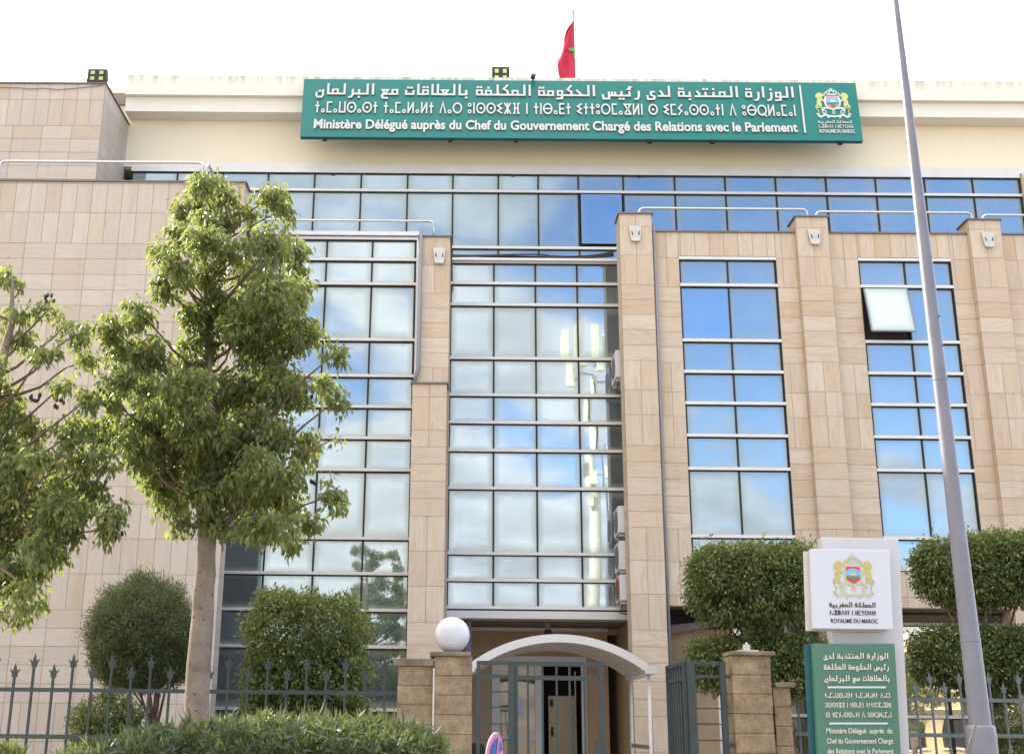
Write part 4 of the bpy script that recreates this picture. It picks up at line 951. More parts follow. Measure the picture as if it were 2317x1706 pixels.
pB, pxB, pzB = gate_pillar(1661, 1749, 1483, (1655, 1755, 1472.5), 'tall sandstone gate pillar with a bare grey lamp base on its cap')
gate_pillar(1751.5, 1790, 1555, (1750, 1795, 1543), 'short sandstone pillar right of the open gate leaf', y0=YG + .05)
xs_ = PX(980.7, 1600, YG - .03)
tag(MB().tube([(xs_, YG - .07, 0), (xs_, YG - .07, PZ(981, 1512, YG))], .010, 8).build('conduit_pipe', 'grey_plate', None, True, origin=(xs_, YG, 0)), 'thin pale conduit between the two pillars on the left of the gate', 'pipe')
gl0 = at(1023, 1436, YG + .1); gr = 40 * SC(1436, YG + .1)
glo = thing('globe_lamp', (gl0.x, YG + .1, pzA), 'large white globe lamp on the tall left gate pillar', 'lamp')
M['opal'] = simple('opal_globe', (0.56, 0.57, 0.64), 0.25, 0, 0.015, 2)
MB().sphere((gl0.x, YG + .1, gl0.z), gr, 40, 24).build('globe', 'opal', glo, True)
MB().tube([(gl0.x, YG + .1, pzA), (gl0.x, YG + .1, gl0.z - gr * .93)], .07, 16).build('collar', 'grey_plate', glo)
a = at(1690, 1470, YG + .1)
lb = thing('pillar_lamp', (a.x, YG + .1, pzB), 'broken pillar lamp, only its bare grey base left on the right gate pillar', 'lamp')
MB().box(a.x - .11, a.x + .11, YG, YG + .2, pzB, pzB + .02).build('plate', 'grey_plate', lb); MB().box(a.x - .04, a.x + .03, YG + .06, YG + .13, pzB + .021, pzB + .085).build('socket', 'grey_plate', lb); MB().tube([(a.x, YG + .1, pzB + .086), (a.x, YG + .1, pzB + .11)], .014, 8).build('pin', 'grey_plate', lb)

def GX(px, y=1600): return PX(px, y, YG)
def GZ(py, px=1200): return PZ(px, py, YG)
gt = thing('side_gate', (GX(1117), YG, 0), 'green iron gate side panel fixed to the left pillar', 'gate')
for a, b, nm in ((1078, 1086, 'post'), (1150, 1164, 'post')):
    MB().box(GX(a), GX(b), YG - .035, YG + .035, 0, GZ(1496)).build(nm, 'green_iron', gt)
for y, h in ((1500, .045), (1530.5, .04), (1565, .016), (1600.5, .016), (1638, .016), (1674, .016)):
    MB().box(GX(1086) if y != 1530.5 else GX(1068), GX(1150), YG - .02, YG + .02, GZ(y) - h / 2, GZ(y) + h / 2).build('bar', 'green_iron', gt)
lf = thing('gate_leaf', (GX(1260), YG, 0), 'closed green iron gate leaf before the glass entrance door', 'gate')
for a, b in ((1164.5, 1172), (1357, 1368)): MB().box(GX(a), GX(b), YG + .0, YG + .05, .1, GZ(1496)).build('stile', 'green_iron', lf)
for y, h in ((1501, .05), (1532.5, .048)): MB().box(GX(1172), GX(1357), YG + .003, YG + .045, GZ(y) - h / 2, GZ(y) + h / 2).build('rail', 'green_iron', lf)
for x in (1195, 1228, 1260.5, 1290, 1324): MB().box(GX(x) - .012, GX(x) + .012, YG + .015, YG + .035, .15, GZ(1503)).build('bar', 'green_iron', lf)
MB().box(GX(1343), GX(1361), YG - .012, YG - .002, .5, GZ(1675)).build('lock_plate', 'green_iron', lf)
g2 = thing('side_gate', (GX(1610), YG, 0), 'green iron gate side panel fixed to the right pillar', 'gate')
for a, b in ((1557, 1574), (1632, 1645)): MB().box(GX(a), GX(b), YG - .035, YG + .035, 0, GZ(1496, 1600)).build('post', 'green_iron', g2)
for y, h in ((1500, .04), (1530, .035), (1565.5, .014), (1602, .014), (1638, .014), (1674, .014)):
    MB().box(GX(1574), GX(1632) if y != 1530 else GX(1655), YG - .02, YG + .02, GZ(y, 1600) - h / 2, GZ(y, 1600) + h / 2).build('bar', 'green_iron', g2)
MB().box(GX(1640), GX(1658), YG - .02, YG + .02, GZ(1690, 1600), GZ(1680, 1600)).build('hinge', 'green_iron', g2)
hx = GX(1553); ex = PX(1515, 1600, 15.05)
l2 = thing('gate_leaf', (hx, YG, 0), 'open green iron gate leaf swung inwards at the right post', 'gate')
def LP(t, z): return (hx + (ex - hx) * t, YG + .04 + (15.05 - YG) * t, z)
zt2 = GZ(1500, 1560)
for t in (0.01, 0.99): MB().bar(LP(t, .1), LP(t, zt2 + .02), .05, .05, up=(0, 1, 0)).build('stile', 'green_iron', l2)
for z in (zt2, zt2 - .165, .2): MB().bar(LP(.04, z), LP(.96, z), .04, .045).build('rail', 'green_iron', l2)
for i in range(5): MB().bar(LP(.2 + i * .15, .22), LP(.2 + i * .15, zt2 - .023), .022, .022, up=(0, 1, 0)).build('bar', 'green_iron', l2)

# ================================================================== FENCES
def spear(mb, x, y, zb, zt, s=1.0, w=.026):
    mb.box(x - w / 2, x + w / 2, y - w / 2, y + w / 2, zb, zt - .10 * s)
    P = [(-.030, 0), (-.031, .040), (-.060, .092), (-.023, .066), (0, .15), (.023, .066), (.060, .092), (.031, .040), (.030, 0)]
    mb.prism([(x + a * s, y - .011, zt - .15 * s + b * s) for a, b in P], (0, .022, 0))
def fence(name, Y, xl, xr, bigs, smalls, ztb, zts, rails, mat, lab, zbot=.1, w=.026):
    o = thing(name, ((xl + xr) / 2, Y, 0), lab, 'fence')
    for z, h in rails: MB().box(xl, xr, Y - .02, Y + .02, z - h / 2, z + h / 2).build('rail', mat, o)
    for lst, zt in ((bigs, ztb), (smalls, zts)):
        for x in lst: mb = MB(); spear(mb, x, Y - .034 if False else Y, zbot, zt, 1.0, w); mb.build('picket', mat, o)
    return o
bx = [PX(80.2 + 87.9 * k, 1480, YG + .1) for k in range(-3, 10)]; sx = [PX(36 + 87.9 * k, 1500, YG + .1) for k in range(-3, 10)]
fence('iron_fence', YG + .1, -8.5, GX(899), bx, sx, PZ(450, 1481, YG), PZ(450, 1504, YG), ((PZ(450, 1563, YG), .045), (PZ(300, 1668, YG), .05), (.25, .05)), 'green_iron', 'green iron spear topped fence left of the gate')
YF = 17.5
bx = [PX(2101.9 + 66.6 * k, 1522, YF) for k in range(-4, 8)]; sx = [PX(2069 + 66.6 * k, 1545, YF) for k in range(-4, 8)]
fence('iron_fence', YF, PX(1795, 1600, YF), 12, bx, sx, PZ(2150, 1520, YF), PZ(2150, 1542, YF), ((PZ(2150, 1583, YF), .05), (PZ(2150, 1663, YF), .055), (.25, .05)), 'grey_iron', 'grey green iron spear fence right of the white and green totem')

# ================================================================== TOTEM SIGN
YS = 12.6
tot = thing('totem_sign', (PX(1950, 1700, YS), YS, 0), 'tall grey sign post carrying a white emblem panel and a green text panel', 'sign')
def ext(a, b, z=0.0):       # continue the edge a->b down to height z
    t = (z - a.z) / (b.z - a.z); return a + (b - a) * t
q = [at(1858.2, 1215, YS), at(2033, 1219, YS), at(2058.5, 1706, YS), at(1916, 1706, YS)]
MB().prism([q[0], q[1], ext(q[1], q[2]), ext(q[0], q[3])][::-1], (0, .16, 0)).build('post', 'totem_grey', tot, bevel=.006)
def frame4(TL, TR, BR, BL):
    def f(s, t, d):
        a = BL + (BR - BL) * s; b = TL + (TR - TL) * s; return a + (b - a) * t + Vector((0, -d, 0))
    return f
yp = YS - .16
wq = [at(1835, 1240.6, yp), at(2012.8, 1244.9, yp), at(2021, 1423.6, yp), at(1841.2, 1421.6, yp)]
wp = MB().prism(wq[::-1], (0, .09, 0)).build('white_panel', 'totem_white', tot, bevel=.006)
MB().prism([p + Vector((-.045, .095, -.015)) for p in wq][::-1], (0, .05, 0)).build('back_panel', 'grey_plate', tot)
wf = frame4(*wq)
LD = ['letter_dark', 'letter_dark']
emblem(sub(wf, .262, .778, .395, .945), wp, ['gold', 'pale_gold', 'em_red', 'em_blue', 'em_green', 'pale_gold'], .006)
FONT_OFF = 0.012
arabic(KING_A, .005).fit(.206, .789, .272, .062).build('word', LD, wf, wp)
tifinagh(KING_T, .005).fit(.206, .789, .172, .058).build('word', LD, wf, wp)
text_flat(KING_F, .005).fit(.218, .812, .074, .054 / .73).build('word', LD, wf, wp)
gq4 = [at(1838.6, 1455.3, yp), at(2024.6, 1455.3, yp), at(2039, 1706, yp), at(1851.5, 1706, yp)]
gp_ = MB().prism([gq4[0], gq4[1], ext(gq4[1], gq4[2], .35), ext(gq4[0], gq4[3], .35)][::-1], (0, .09, 0)).build('green_panel', 'totem_green', tot, bevel=.006)
bq = [gq4[0], gq4[1], ext(gq4[1], gq4[2], .35), ext(gq4[0], gq4[3], .35)]
MB().prism([p + Vector((-.055, .095, 0)) for p in bq][::-1], (0, .05, 0)).build('back_panel', 'sign_edge', tot)
gf = frame4(*gq4); LC = ['letter_cream', 'letter_edge_shade']
tt = lambda y: 1 - (y - 95) / 1557.0
for tx_, yb_ in (('الوزارة المنتدبة لدى', 312), ('رئيس الحكومة المكلفة', 467), ('بالعلاقات مع البرلمان', 630)): arabic(tx_, .008).fit(.118, .907, tt(yb_), 82 / 1557).build('word', LC, gf, gp_)
for tx_, yb_ in (('tamawsast tamalalt dar', 868), ('unssixf n tnbaDt itturmagln', 1003), ('s imyassatn d ubQlaman', 1140)): tifinagh(tx_, .008).fit(.112, .905, tt(yb_), 70 / 1557).build('word', LC, gf, gp_)
for tx_, yb_ in (('Ministère Délégué  auprès  du', 1360), ('Chef du Gouvernement Chargé', 1500), ('des Relations avec le Parlement', 1640)): text_flat(tx_, .008).fit(.109, .907, tt(yb_), 74 / 1557 / .73).build('word', LC, gf, gp_)
for y_ in (719, 1225): fl = Flat(); fl.stroke([(.15, tt(y_)), (.858, tt(y_))], .017, .006); fl.build('divider', ['totem_white', 'letter_edge_shade'], gf, gp_)

# ================================================================== LAMP POLE, NO STOPPING SIGN, SMALL THINGS
YO = 11.0
A, B_, D_, E_ = at(2218, 1640, YO), at(2172.6, 1180, YO), at(2103, 600, YO), at(2026, 0, YO)
lean = (E_.x - A.x) / (E_.z - A.z)
lp = thing('lamp_pole', (A.x, YO, 0), 'tall tapering grey street lamp pole with a wider base', 'pole')
lp_pts = []; lp_rd = []
for p, w in ((A, 48), (B_, 35.5), (D_, 28.5), (E_, 13.0)):
    cam_d = (p.y * math.cos(PITCH) + (p.z - EYE) * math.sin(PITCH)); lp_pts.append(Vector((A.x + lean * (p.z - A.z), YO, p.z))); lp_rd.append(w / 2 / FPX * cam_d)
lp_pts.append(lp_pts[-1] + (lp_pts[-1] - lp_pts[-2]) * .5); lp_rd.append(lp_rd[-1] * .8); lp_pts.insert(0, lp_pts[0] - Vector((0, 0, .3))); lp_rd.insert(0, lp_rd[0])
MB().tube(lp_pts, lp_rd, 28).build('shaft', 'lamp_pole', lp, True)
rb = 32 / FPX * YO * .96; zc_ = PZ(2220, 1641, YO)
MB().tube([(A.x, YO, 0), (A.x, YO, zc_ - .05), (A.x, YO, zc_ - .02), (A.x, YO, zc_), (A.x, YO, zc_ + .005)], [rb, rb, rb * .99, rb * .93, rb * .8], 28).build('base', 'lamp_pole', lp, True)
for py in (716, 782): p = at(2125 + (py - 716) * .13, py, YO - .06); MB().tube([p, p + Vector((0, -.012, 0))], .008, 8).build('bolt', 'black', lp)
a, b = at(2208.5, 1636, 7.0), at(2186, 1706, 7.0); e = b + (b - a) * 14
wr = MB(); n = 60; e2 = ext(a, b, 0.0)
P_ = [a + (e2 - a) * (i / n) for i in range(n + 1)]
wr.tube(P_, [.0055 + (.0018 if i % 3 == 0 else 0) for i in range(n + 1)], 8)
tag(wr.build('ribbed_rod', 'coping', None, True, origin=P_[-1]), 'thin dark ribbed rod leaning in front of the lamp pole base', 'rod')
ns = at(1118, 1706, 10.2)
nsn = thing('no_stopping_sign', (ns.x, 10.2, 0), 'round blue and faded red no stopping sign turned sideways before the gate', 'traffic sign')
yaw = R_(68)
def disc(name, r0, r1, d, mat, par, n=40):
    u = Vector((math.cos(yaw), math.sin(yaw), 0)); w_ = Vector((math.sin(yaw), -math.cos(yaw), 0)); tl = Vector((math.sin(R_(5)), 0, math.cos(R_(5)))); c_ = Vector((ns.x, 10.2, ns.z - .015)) + w_ * d
    mb = MB()
    P1_ = [c_ + u * (r1 * math.cos(2 * math.pi * i / n)) + tl * (r1 * math.sin(2 * math.pi * i / n)) for i in range(n)]
    if r0 == 0: mb.prism(P1_, w_ * -.008)
    else:
        P0_ = [c_ + (p - c_) * (r0 / r1) for p in P1_]
        for i in range(n): j = (i + 1) % n; mb.quad(P0_[i], P1_[i], P1_[j], P0_[j])
    return mb.build(name, mat, par), c_, u, tl, w_
RR = .190
disc('rim', 0, RR, .0, 'white_plastic', nsn); disc('border', 0, RR * .95, .010, 'pink_red', nsn); _, c_, u_, t_, w_ = disc('field', 0, RR * .73, .020, 'sign_blue', nsn)
for sg in (-1, 1):
    d_ = (u_ * .12 + t_).normalized() if sg < 0 else (u_ + t_ * .22).normalized(); nn = d_.cross(w_).normalized(); cc_ = c_ + w_ * (.004 if sg > 0 else .006)
    MB().prism([cc_ + d_ * RR * .78 * k + nn * RR * .1 * j for k, j in ((-1, -1), (-1, 1), (1, 1), (1, -1))], w_ * -.003).build('cross_bar', 'pink_red', nsn)
MB().tube([(ns.x, 10.2, 0), (ns.x, 10.2, ns.z)], .03, 10).build('post', 'alu_dark', nsn)
bn = at(1083, 1690, 14.9)
bi = thing('waste_bin', (bn.x, 14.9, 0), 'black rounded waste bin behind the left gate panel', 'bin')
bb = MB(); x0, x1 = PX(1066, 1690, 14.9), PX(1099, 1690, 14.9); zt = PZ(1080, 1680, 14.9)
bb.prism([(x0, 14.8, 0), (x1, 14.8, 0), (x1, 14.8, zt - .07), (x1 - .02, 14.8, zt - .025), (x1 - .06, 14.8, zt), (x0, 14.8, zt)], (0, .3, 0)); bb.build('body', 'black', bi); MB().box(x0 - .01, x1 + .005, 14.79, 14.797, zt - .16, zt - .14).build('rim', 'ac_grille', bi)

# ================================================================== PLANTS
def unit(n): v = rng.normal(size=(n, 3)); return v / np.linalg.norm(v, axis=1, keepdims=True)
def leaf_arrays(P, L, Wd, droop, out=None, outk=0.0, fold=.18, jit=.3):
    n = len(P); r = unit(n); ax = np.array([0, 0, -1.0]) * droop + r * (1 - abs(droop) * .65)
    if out is not None: ax = ax + out * outk
    ax /= np.linalg.norm(ax, axis=1, keepdims=True)
    sd = np.cross(ax, unit(n)); sd /= np.linalg.norm(sd, axis=1, keepdims=True); nm = np.cross(sd, ax)
    l = (L * (1 + jit * rng.uniform(-1, 1, n)))[:, None]; w = (Wd * (1 + jit * rng.uniform(-1, 1, n)))[:, None]
    bend = nm * l * rng.uniform(-.15, .15, n)[:, None]
    V = np.stack([P, P + ax * l * .38 + sd * w / 2 + nm * w * fold, P + ax * l + bend, P + ax * l * .38 - sd * w / 2 + nm * w * fold], 1).reshape(-1, 3)
    i = np.arange(n)[:, None] * 4
    F = np.concatenate([i + [0, 1, 2], i + [0, 2, 3]], 1).reshape(-1, 3)
    return V, F
def in_blob(n, c, r, pw=2.2):
    u = unit(n); k = rng.uniform(0, 1, n)[:, None] ** (1 / pw); return np.array(c) + u * k * np.array(r)
def branchy(parent, name, pts, r0, r1, mat, seg=7):
    P = [Vector(p) for p in pts]; n = len(P)
    return MB().tube(P, [r0 + (r1 - r0) * (i / (n - 1)) for i in range(n)], seg).build(name, mat, parent, True)
def pod_cluster(parent, c, n=5):
    mb = MB()
    for i in range(n):
        a = random.uniform(0, 6.28); d = Vector((math.cos(a) * .045, random.uniform(-.02, .02), math.sin(a) * .04)); mb.sphere(Vector(c) + d, .0145, 8, 6, 0, (1, .8, 1.7))
    mb.build('seed_pods', 'pod', parent, True)
def big_tree(lab, Y, trunk, rads, blobs, pods, xoff=0, depth=1.0, dens=1.0, name='broadleaf_tree', seed=1):
    global rng; rng = np.random.default_rng(seed); random.seed(seed)
    T = [at(x, y, Y) for x, y in trunk]; T.insert(0, Vector((T[0].x - .01, Y, 0))); rd = [rads[0] * 1.08] + list(rads)
    o = thing(name, (T[0].x, Y, 0), lab, 'tree', 'street trees before the fence')
    sm = []; sr = []
    for i in range(len(T) - 1):
        for k in range(5):
            t = k / 5; sm.append(T[i].lerp(T[i + 1], t) + Vector((random.gauss(0, .004), 0, 0))); sr.append((rd[i] * (1 - t) + rd[i + 1] * t) * random.uniform(.975, 1.025))
    sm.append(T[-1]); sr.append(rd[-1])
    tr = MB().tube(sm, sr, 18).build('trunk', 'bark', o, True)
    if trunk[0][0] > 100:
        for (x, y) in ((463, 1283), (457, 1297), (448, 1337), (482, 1347), (459, 1378), (444, 1397), (465, 1404), (446, 1570), (449, 1608)):
            p = at(x, y, Y); zz = min(range(len(sm)), key=lambda i: abs(sm[i].z - p.z)); dx = max(-.95, min(.95, (p.x - sm[zz].x) / sr[zz])); yy = Y - sr[zz] * math.sqrt(1 - dx * dx)
            MB().sphere((sm[zz].x + dx * sr[zz], yy + .004, p.z), .016, 10, 6, 0, (1.3, .5, .8)).build('knot', 'twig', tr, True)
    Vs, Fs, off = [], [], 0; s = SC(900, Y)
    for (x, y, rx, ry) in blobs:
        dep = random.uniform(-1, .55) * depth; c = at(x, y, Y); cc_ = np.array([c.x, Y + dep * .8, c.z])
        cc_[0] = c.x * (Y + dep * .8) / Y; cc_[2] = EYE + (c.z - EYE) * (Y + dep * .8) / Y      # same bearing, its own depth
        n = int(math.pi * rx * ry * .072 * dens); nsh = max(4, n // 13)
        shoots = in_blob(nsh, cc_, (rx * s * .93, max(rx, ry) * s, ry * s * .93), 2.0)
        # leaves hang in whorls from the end of each shoot
        k = rng.integers(0, nsh, n); P = shoots[k] + rng.normal(size=(n, 3)) * np.array([.038, .038, .042])
        outd = P - shoots[k]; outd /= np.linalg.norm(outd, axis=1, keepdims=True) + 1e-6
        V, F = leaf_arrays(P, .082, .037, .85, outd, .45, jit=.45); Vs.append(V); Fs.append(F + off); off += len(V)
        # its branch
        zs = [p.z for p in sm]; zt = cc_[2] - (.25 + .35 * abs(cc_[0] - np.interp(cc_[2], zs, [p.x for p in sm])))
        zt = min(max(zt, PZ(468, 1195, Y)), sm[-1].z); st = Vector((np.interp(zt, zs, [p.x for p in sm]), Y, zt)); r0 = float(np.interp(zt, zs, sr)); en = Vector(cc_); ln = (en - st).length
        md = st.lerp(en, .5) + Vector((random.uniform(-.06, .06), random.uniform(-.05, .05), -.07 * ln + random.uniform(-.05, .05)))
        branchy(o, 'branch', [st, st.lerp(md, .5) + Vector((0, 0, -.03)), md, md.lerp(en, .55) + Vector((random.uniform(-.05, .05), 0, random.uniform(0, .05))), en], min(.034, r0 * .6, .010 + .012 * ln), .005, 'twig')
        for kk in range(3):
            q = shoots[random.randrange(nsh)]; branchy(o, 'twig', [md.lerp(en, .6), md.lerp(Vector(q), .7) + Vector((0, 0, -.03)), Vector(q)], .006, .002, 'twig', 5) if False else None
    raw_mesh('crown', np.concatenate(Vs), np.concatenate(Fs), 'leaf_tree', o)
    for (x, y, n) in pods:
        p = at(x, y, Y - .35); pod_cluster(o, p, n)
    return o
BLOBS = [(465,418,44,38),(458,458,48,42),(509,442,34,38),(409,476,30,34),(509,503,27,36),(618,449,40,33),(555,476,36,24),(636,474,32,34),(470,495,36,30),(411,538,40,36),(460,536,46,42),(527,567,55,36),(609,549,54,50),(673,558,36,36),(400,600,44,36),(664,604,36,36),(367,572,36,26),(425,629,36,32),(374,647,36,42),(312,705,40,36),(254,745,45,42),(301,796,64,46),(447,763,56,46),(508,700,66,66),(617,669,68,60),(672,660,38,48),(654,741,58,58),(704,763,30,36),(759,800,24,28),(599,796,76,58),(737,869,34,32),(762,905,26,26),(436,826,68,44),(327,880,66,46),(399,905,76,52),(545,880,86,60),(654,887,66,58),(363,978,70,48),(472,978,88,58),(599,978,86,58),(690,1014,38,48),(327,1020,52,44),(363,1068,64,46),(472,1068,86,54),(599,1068,82,54),(508,1126,86,48),(635,1126,66,48),(755,1119,30,38),(381,1126,56,42),(480,1185,56,30),(625,1190,62,30),(657,1222,28,22),(408,1185,28,24),(570,1198,44,30),(700,1175,30,30),(440,705,40,34),(560,620,50,40),(480,610,44,40),(760,990,10,10),(285,960,44,40),(250,905,34,36),(300,1010,44,36),(340,940,50,40),(270,850,34,36),(250,985,30,34),(345,800,50,44),(560,1020,70,50),(420,1030,60,50),(540,740,60,50),(640,860,60,50),(480,920,70,50),(560,700,60,50),(420,860,60,44)]
big_tree('tall leafy tree with pale smooth trunk standing left of centre', 12.3, [(443, 1645), (452, 1480), (462, 1350), (468, 1225), (470, 1050), (478, 860), (470, 700), (463, 590), (462, 440)], [.128, .118, .108, .094, .075, .055, .042, .030, .010], BLOBS,
         [(698, 893, 5), (703, 1098, 6), (392, 905, 4), (545, 865, 5), (640, 715, 3), (222, 895, 3)], depth=1.0, dens=1.0, seed=3)
BL2 = [(29,629,32,36),(58,707,32,25),(116,697,26,22),(48,760,46,28),(97,803,42,28),(145,740,12,24),(179,755,28,34),(189,818,30,38),(10,726,18,22),(19,890,24,30),(29,940,48,48),(77,968,40,30),(140,876,26,28),(165,978,46,44),(48,1026,58,45),(107,1046,58,40),(160,1084,52,40),(39,1123,60,50),(97,1123,60,50),(145,1157,58,44),(208,1123,46,44),(252,1157,36,42),(240,1200,26,28),(165,1205,24,28),(29,1205,60,50),(87,1230,50,48),(126,1259,38,38),(39,1288,48,44),(48,1341,32,36),(88,1352,18,24),(10,1380,18,18),(50,1395,24,18),(232,1036,34,34),(205,900,30,36),(225,965,36,36),(20,1060,50,45),(-40,1000,60,70),(-40,1150,70,80),(-30,820,50,60),(-60,650,50,50),(-30,1290,50,60),(180,1040,44,40),(120,1180,50,44),(70,1290,44,36),(20,1320,40,40)]
big_tree('leafy tree at the left edge with dark seed pods and trunk out of frame', 11.6, [(-75, 1645), (-70, 1400), (-60, 1200), (-40, 1000), (0, 840), (30, 720), (25, 610)], [.12, .11, .10, .08, .05, .03, .01], BL2,
         [(112, 676, 6), (80, 898, 9), (133, 913, 7), (222, 890, 4), (265, 1209, 5), (185, 1098, 5), (227, 1092, 4)], depth=.9, dens=.72, seed=5)

def clipped(name, lab, Y, blobs, leafL, leafW, mat, dens, stems, group=None, depth_k=1.0, droop=.55, shell=5.0, outk=.35, cat='shrub', box=False, seed=9):
    """clipped shrub: leaves massed in the outer skin of each blob, stems below"""
    global rng; rng = np.random.default_rng(seed); random.seed(seed)
    s = SC(1450, Y); c0 = at(blobs[0][0], blobs[0][1], Y)
    o = thing(name, (c0.x, Y, 0.12), lab, cat, group)
    Vs, Fs, off = [], [], 0
    for (x, y, rx, ry) in blobs:
        c = at(x, y, Y); rX, rZ = rx * s, ry * s; rY = min(rX, rZ) * depth_k if box is not True else rX * .8
        area = 4 * math.pi * ((rX * rY) ** 1.6 / 3 + (rX * rZ) ** 1.6 / 3 + (rY * rZ) ** 1.6 / 3) ** (1 / 1.6)
        n = int(area * dens); u = unit(n)
        if box:
            p = 9.0 if box is True else box; u = u / (np.sum(np.abs(u) ** p, axis=1, keepdims=True) ** (1 / p))
        lump = 1 + .085 * np.sin(u[:, 0:1] * 9 + 2) * np.sin(u[:, 2:3] * 8 + 1) + .04 * np.sin(u[:, 1:2] * 17 + u[:, 2:3] * 13)
        k = rng.uniform(0, 1, n)[:, None] ** (1 / shell); stray = (rng.uniform(0, 1, n)[:, None] > .94) * rng.uniform(0, .14, n)[:, None]
        P = np.array([c.x, Y, c.z]) + u * (k * lump + stray) * np.array([rX, rY, rZ])
        nsh = max(4, n // 12); idx = rng.integers(0, nsh, n); P = P[:nsh][idx] + rng.normal(size=(n, 3)) * leafL * .85
        V, F = leaf_arrays(P, leafL, leafW, droop, u[:nsh][idx], outk); Vs.append(V); Fs.append(F + off); off += len(V)
    raw_mesh('crown', np.concatenate(Vs), np.concatenate(Fs), mat, o)
    for pts, r0, r1 in stems:
        P = [at(x, y, Y + random.uniform(-.12, .12)) for x, y in pts]
        if P[0].z < 1.55: P.insert(0, Vector((P[0].x - .02, P[0].y, 0.1)))
        branchy(o, 'stem', P, r0, r1, 'twig', 8)
    return o
clipped('round_shrub', 'dome clipped dark green shrub on several bare stems left of the tree trunk', 16.6, [(320, 1432, 118, 128), (352, 1470, 100, 80), (290, 1480, 80, 70)], .05, .012, 'leaf_round', 8000,
        [([(345, 1640), (340, 1580), (325, 1530), (300, 1450)], .03, .012), ([(350, 1640), (352, 1580), (360, 1530), (370, 1440)], .035, .012), ([(356, 1640), (372, 1570), (395, 1520), (420, 1470)], .022, .008), ([(340, 1640), (318, 1570), (285, 1540), (265, 1500)], .02, .008), ([(350, 1640), (362, 1560), (345, 1480)], .02, .008), ([(346, 1630), (300, 1560), (268, 1545), (255, 1520)], .014, .006)], droop=.1, outk=.8, seed=11)
clipped('round_bush', 'small rounded glossy bush behind the left fence beneath the dome shrub', 16.0, [(242, 1622, 76, 52), (236, 1660, 72, 52)], .05, .026, 'leaf_ficus', 2500, [([(240, 1700), (240, 1640)], .03, .02)], seed=12)
clipped('square_hedge', 'block clipped glossy green hedge in front of the left glazing', 17.4, [(693, 1480, 128, 126), (690, 1560, 122, 92), (626, 1362, 34, 22)], .060, .030, 'leaf_ficus', 3800,
        [([(690, 1700), (690, 1560), (640, 1440)], .04, .012), ([(700, 1700), (720, 1500), (760, 1400)], .03, .01), ([(600, 1460), (618, 1400), (624, 1350)], .012, .005)], depth_k=.9, box=True, seed=13)
TOP = 'two tiered clipped ficus trees behind the gate'
clipped('topiary_tree', 'two tiered clipped tree between the open gate and white sign panel', 17.2, [(1700, 1322, 134, 88), (1630, 1302, 66, 64), (1790, 1305, 70, 72), (1690, 1502, 122, 58), (1635, 1498, 66, 50), (1800, 1500, 90, 58), (1720, 1560, 70, 40)], .060, .030, 'leaf_ficus', 2900,
        [([(1720, 1700), (1718, 1600), (1715, 1450), (1700, 1330)], .06, .02), ([(1716, 1520), (1680, 1430), (1640, 1370), (1610, 1310)], .035, .01), ([(1716, 1520), (1760, 1430), (1790, 1340)], .035, .01), ([(1716, 1470), (1735, 1400), (1740, 1330)], .03, .01), ([(1714, 1480), (1690, 1420), (1680, 1340)], .025, .01), ([(1714, 1460), (1665, 1440), (1640, 1400)], .02, .008)], TOP, cat='tree', box=3.6, seed=14)
clipped('topiary_tree', 'two tiered clipped tree behind the grey lamp pole at right', 18.6, [(2180, 1294, 100, 76), (2115, 1290, 42, 54), (2255, 1284, 90, 80), (2330, 1290, 80, 74), (2170, 1484, 96, 62), (2110, 1488, 42, 54), (2260, 1488, 92, 66), (2330, 1488, 70, 66), (2240, 1555, 60, 36)], .060, .030, 'leaf_ficus', 2900,
        [([(2245, 1700), (2245, 1590), (2235, 1450), (2225, 1330)], .06, .02), ([(2240, 1520), (2180, 1420), (2135, 1340)], .035, .01), ([(2240, 1500), (2285, 1420), (2310, 1330)], .035, .01), ([(2238, 1480), (2270, 1400), (2290, 1320)], .025, .01), ([(2236, 1470), (2160, 1410), (2125, 1350)], .025, .01), ([(2245, 1600), (2275, 1560), (2300, 1520)], .03, .012)], TOP, cat='tree', box=3.6, seed=15)
clipped('low_shrub', 'loose yellow green shrub behind the fence at lower right corner', 18.2, [(2290, 1640, 34, 40), (2300, 1690, 52, 46)], .05, .02, 'leaf_ficus', 2500, [([(2295, 1715), (2295, 1650)], .02, .01)], seed=16)
